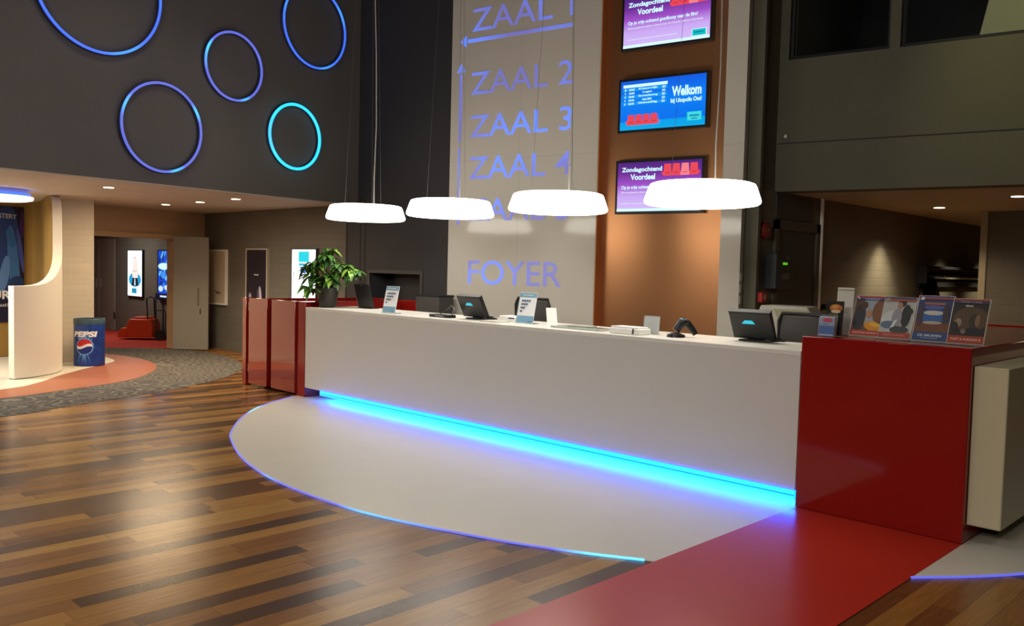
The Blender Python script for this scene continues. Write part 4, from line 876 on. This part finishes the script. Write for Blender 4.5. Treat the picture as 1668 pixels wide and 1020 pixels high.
cm.f.append(tuple(range(20))[::-1]); cm.m.append(0); cm.f.append(tuple(range(160, 180))); cm.m.append(0)
ct = thing('hanging_coat', 'black coat hanging from the near end of the coat rack', 'coat', (sx+.13, 7.3, .96)); part('coat_body', cm, mat('coat_black', (.004, .004, .005), 1., spec=.05), ct)
part('sleeve', MB().tube([(cx_, cy_+.12, 1.52), (cx_+.02, cy_+.24, 1.30), (cx_+.03, cy_+.34, 1.10)], [.05, .05, .04], 10), MATS['coat_black'], ct); part('hanger_loop', MB().tube([(cx_-.03, cy_, 1.645), (cx_-.06, cy_, 1.66)], .006, 6), M_DGREY, ct)

# ------------------------------------------------------------------ brochures on the red desk
DZ = 1.1955
def stand(x, y, w, h, label, draw, name='poster_stand', cat='poster stand', tilt=23, group='small film posters on the red desk', ang=0, z=DZ):
    t = thing(name, label, cat, (x+w/2, y, z), group); fr = tiltframe(x, y, z+.012, ang, tilt)
    part('holder', MB().box(-.006, w+.006, .004, .007, -.01, h+.004, fr), M_ACRYL, t); part('border', MB().box(-.004, -.0005, -.001, .006, -.004, h+.003, fr).box(w+.0005, w+.004, -.001, .006, -.004, h+.003, fr).box(-.004, w+.004, -.001, .006, h, h+.0035, fr).box(-.004, w+.004, -.001, .006, -.004, 0, fr), mat('acrylic_edge', (.62, .58, .5), .2), t)
    part('foot', MB().box(-.006, w+.006, -.015, .10, 0, .004, frame((x, y, z), (math.cos(math.radians(ang)), math.sin(math.radians(ang)), 0), (-math.sin(math.radians(ang)), math.cos(math.radians(ang)), 0))), M_ACRYL, t)
    sh = part('sheet', MB().box(0, w, 0, .003, 0, h, fr), M_PAPER, t); A = Art(fr, w, h, -.0005); draw(A); A.build('picture', sh); return t
def d1_(A):
    A.rect(0, 1, 0, 1, ink(92, 66, 48)); A.rect(.3, .75, .3, .95, ink(150, 160, 175)); A.ell(.22, .45, .2, .34, ink(38, 32, 38)); A.ell(.32, .76, .12, .10, ink(72, 44, 30)); A.ell(.82, .62, .2, .28, ink(120, 76, 44)); A.ell(.52, .55, .08, .11, ink(178, 120, 78)); A.ell(.72, .24, .30, .12, ink(208, 140, 28), -8); A.ell(.78, .28, .2, .05, ink(225, 175, 50), -8)
    A.rect(0, 1, 0, .13, ink(165, 52, 34)); A.text('BEAUTY AND THE BEAST', .1, .9, .05, .085, ink(235, 200, 190), .01); A.rect(0, 1, .955, 1, ink(170, 60, 48)); A.rect(0, 1, .90, .955, ink(60, 70, 130)); A.text('NU IN DE BIOSCOOP', .3, .8, .915, .94, ink(220, 225, 240), .01); A.poly([(.02, .98), (.06, .98), (.13, .92), (.09, .91)], ink(235, 235, 235))
def d2_(A):
    A.rect(0, 1, 0, 1, ink(178, 182, 178)); A.ell(.3, .45, .3, .22, ink(200, 205, 205)); A.ell(.58, .86, .13, .09, ink(40, 30, 28)); A.ell(.52, .80, .08, .09, ink(168, 128, 110)); A.ell(.76, .55, .15, .28, ink(34, 42, 36)); A.ell(.86, .66, .1, .08, ink(38, 46, 40)); A.ell(.48, .50, .16, .22, ink(150, 150, 160)); A.ell(.25, .32, .25, .09, ink(92, 112, 135)); A.poly([(.28, .15), (.42, .42), (.52, .46), (.42, .22)], ink(220, 222, 222)); A.ell(.62, .2, .3, .09, ink(60, 66, 66))
    A.rect(0, 1, 0, .13, ink(165, 62, 42)); A.text('GHOST IN THE SHELL', .15, .85, .05, .085, ink(225, 160, 140), .01); A.rect(0, 1, .90, .955, ink(165, 80, 70)); A.rect(0, 1, .955, 1, ink(52, 62, 100)); A.ell(.1, .93, .08, .05, ink(150, 140, 130))
def d3_(A):
    A.rect(0, 1, 0, 1, ink(46, 62, 110)); A.rect(0, 1, .18, .42, ink(112, 66, 42)); A.ell(.5, .55, .36, .17, ink(48, 100, 170)); A.ell(.5, .62, .30, .05, ink(205, 200, 185)); A.ell(.5, .40, .28, .035, ink(185, 170, 150)); A.ell(.85, .6, .09, .22, ink(62, 48, 52)); A.ell(.12, .55, .08, .25, ink(70, 54, 62)); A.rect(.2, .8, .80, .85, ink(170, 100, 84)); A.ell(.5, .74, .3, .05, ink(84, 96, 160))
    A.rect(0, 1, 0, .19, ink(34, 66, 118)); A.text('DE SMURFEN', .16, .84, .085, .14, ink(200, 205, 215), .02); A.rect(.25, .75, .045, .06, ink(140, 150, 175)); A.rect(0, 1, .955, 1, ink(90, 80, 120)); A.rect(0, 1, .92, .955, ink(165, 80, 80)); A.poly([(.05, .90), (.17, .90), (.15, .97), (.08, .97)], ink(215, 215, 210))
def d4_(A):
    A.rect(0, 1, 0, 1, ink(38, 30, 22)); A.ell(.55, .55, .5, .28, ink(84, 62, 36)); A.ell(.66, .50, .15, .17, ink(50, 36, 26)); A.ell(.75, .52, .07, .14, ink(130, 98, 66)); A.ell(.66, .22, .32, .14, ink(16, 14, 16)); A.ell(.22, .46, .10, .10, ink(150, 130, 108)); A.ell(.14, .36, .1, .12, ink(26, 22, 22)); A.ell(.40, .27, .07, .06, ink(120, 104, 92))
    A.rect(0, 1, 0, .17, ink(160, 56, 32)); A.text('FAST & FURIOUS 8', .1, .92, .065, .115, ink(232, 190, 170), .015); A.rect(0, 1, .90, .955, ink(54, 58, 84)); A.rect(0, 1, .955, 1, ink(150, 62, 50)); A.text('VANAF 13 APRIL', .2, .8, .915, .94, ink(190, 195, 215), .01); A.text('IMAX', .36, .58, .82, .86, ink(215, 215, 215), .03)
stand(.19, .32, .205, .292, 'leftmost small film poster, orange skirt shape and blue sky, on the red desk', d1_)
stand(.402, .28, .205, .292, 'small film poster with pale grey background, second on the red desk', d2_)
stand(.628, .26, .213, .312, 'small blue film poster, tallest in the row on the red desk', d3_)
stand(.852, .235, .208, .300, 'rightmost small film poster, dark brown with two heads, on the red desk', d4_)
t = thing('leaflet_holder', 'small clear holder with blue and red leaflets at the left of the red desk', 'leaflet holder', (.11, .14, DZ)); fr = tiltframe(.055, .12, DZ+.003, 0, 7)
part('leaflets', MB().box(0.004, .111, .004, .022, 0, .135, fr), M_PAPER, t); part('holder', MB().box(0, .115, 0, .003, 0, .13, fr).box(0, .115, 0, .03, 0, .004, fr).box(0, .115, .026, .03, 0, .15, fr), M_ACRYL, t)
A = Art(frame(fr(.004, -.001, 0), (1, 0, 0), (0, 1, 0)), .107, .125, -.0005)
A = Art(tiltframe(.059, .1185, DZ+.003, 0, 7), .107, .13, -.0005); A.rect(0, 1, 0, 1, ink(150, 170, 195)); A.rect(.0, 1, .1, .55, ink(88, 118, 178)); A.ell(.55, .84, .34, .11, ink(200, 80, 100)); A.rect(.1, .9, .06, .09, ink(215, 220, 230)); A.rect(.2, .6, .62, .65, ink(90, 110, 150)); A.build('picture', t)
t = thing('leaflet_holder', 'black and orange food leaflet standing behind the blue leaflet holder', 'leaflet holder', (.12, .24, DZ)); fr = tiltframe(.06, .22, DZ+.003, 0, 5)
part('sheet', MB().box(0, .12, 0, .004, 0, .24, fr), ink(22, 18, 15), t); A = Art(fr, .12, .24, -.0006); A.ell(.55, .80, .38, .11, ink(190, 110, 48)); A.ell(.5, .84, .22, .06, ink(215, 150, 80)); A.ell(.55, .70, .28, .05, ink(225, 200, 160)); A.ell(.4, .62, .3, .04, ink(70, 80, 50)); A.build('picture', t)
t = thing('leaflet_holder', 'tall plain white leaflet rack standing behind the food leaflet', 'leaflet holder', (.12, .38, DZ)); fr = tiltframe(.06, .37, DZ+.003, 0, 6)
part('sheet', MB().box(0, .12, 0, .012, 0, .335, fr), mat('rack_white', (.60, .57, .50), .5), t, .002); part('front_pocket', MB().box(-.003, .123, -.02, -.015, 0, .15, fr), M_ACRYL, t); part('fold_line', MB().box(.004, .116, -.0015, 0, .315, .32, fr), ink(120, 112, 98), t)

for o in bpy.data.objects:
    if '_o' in o: del o['_o']
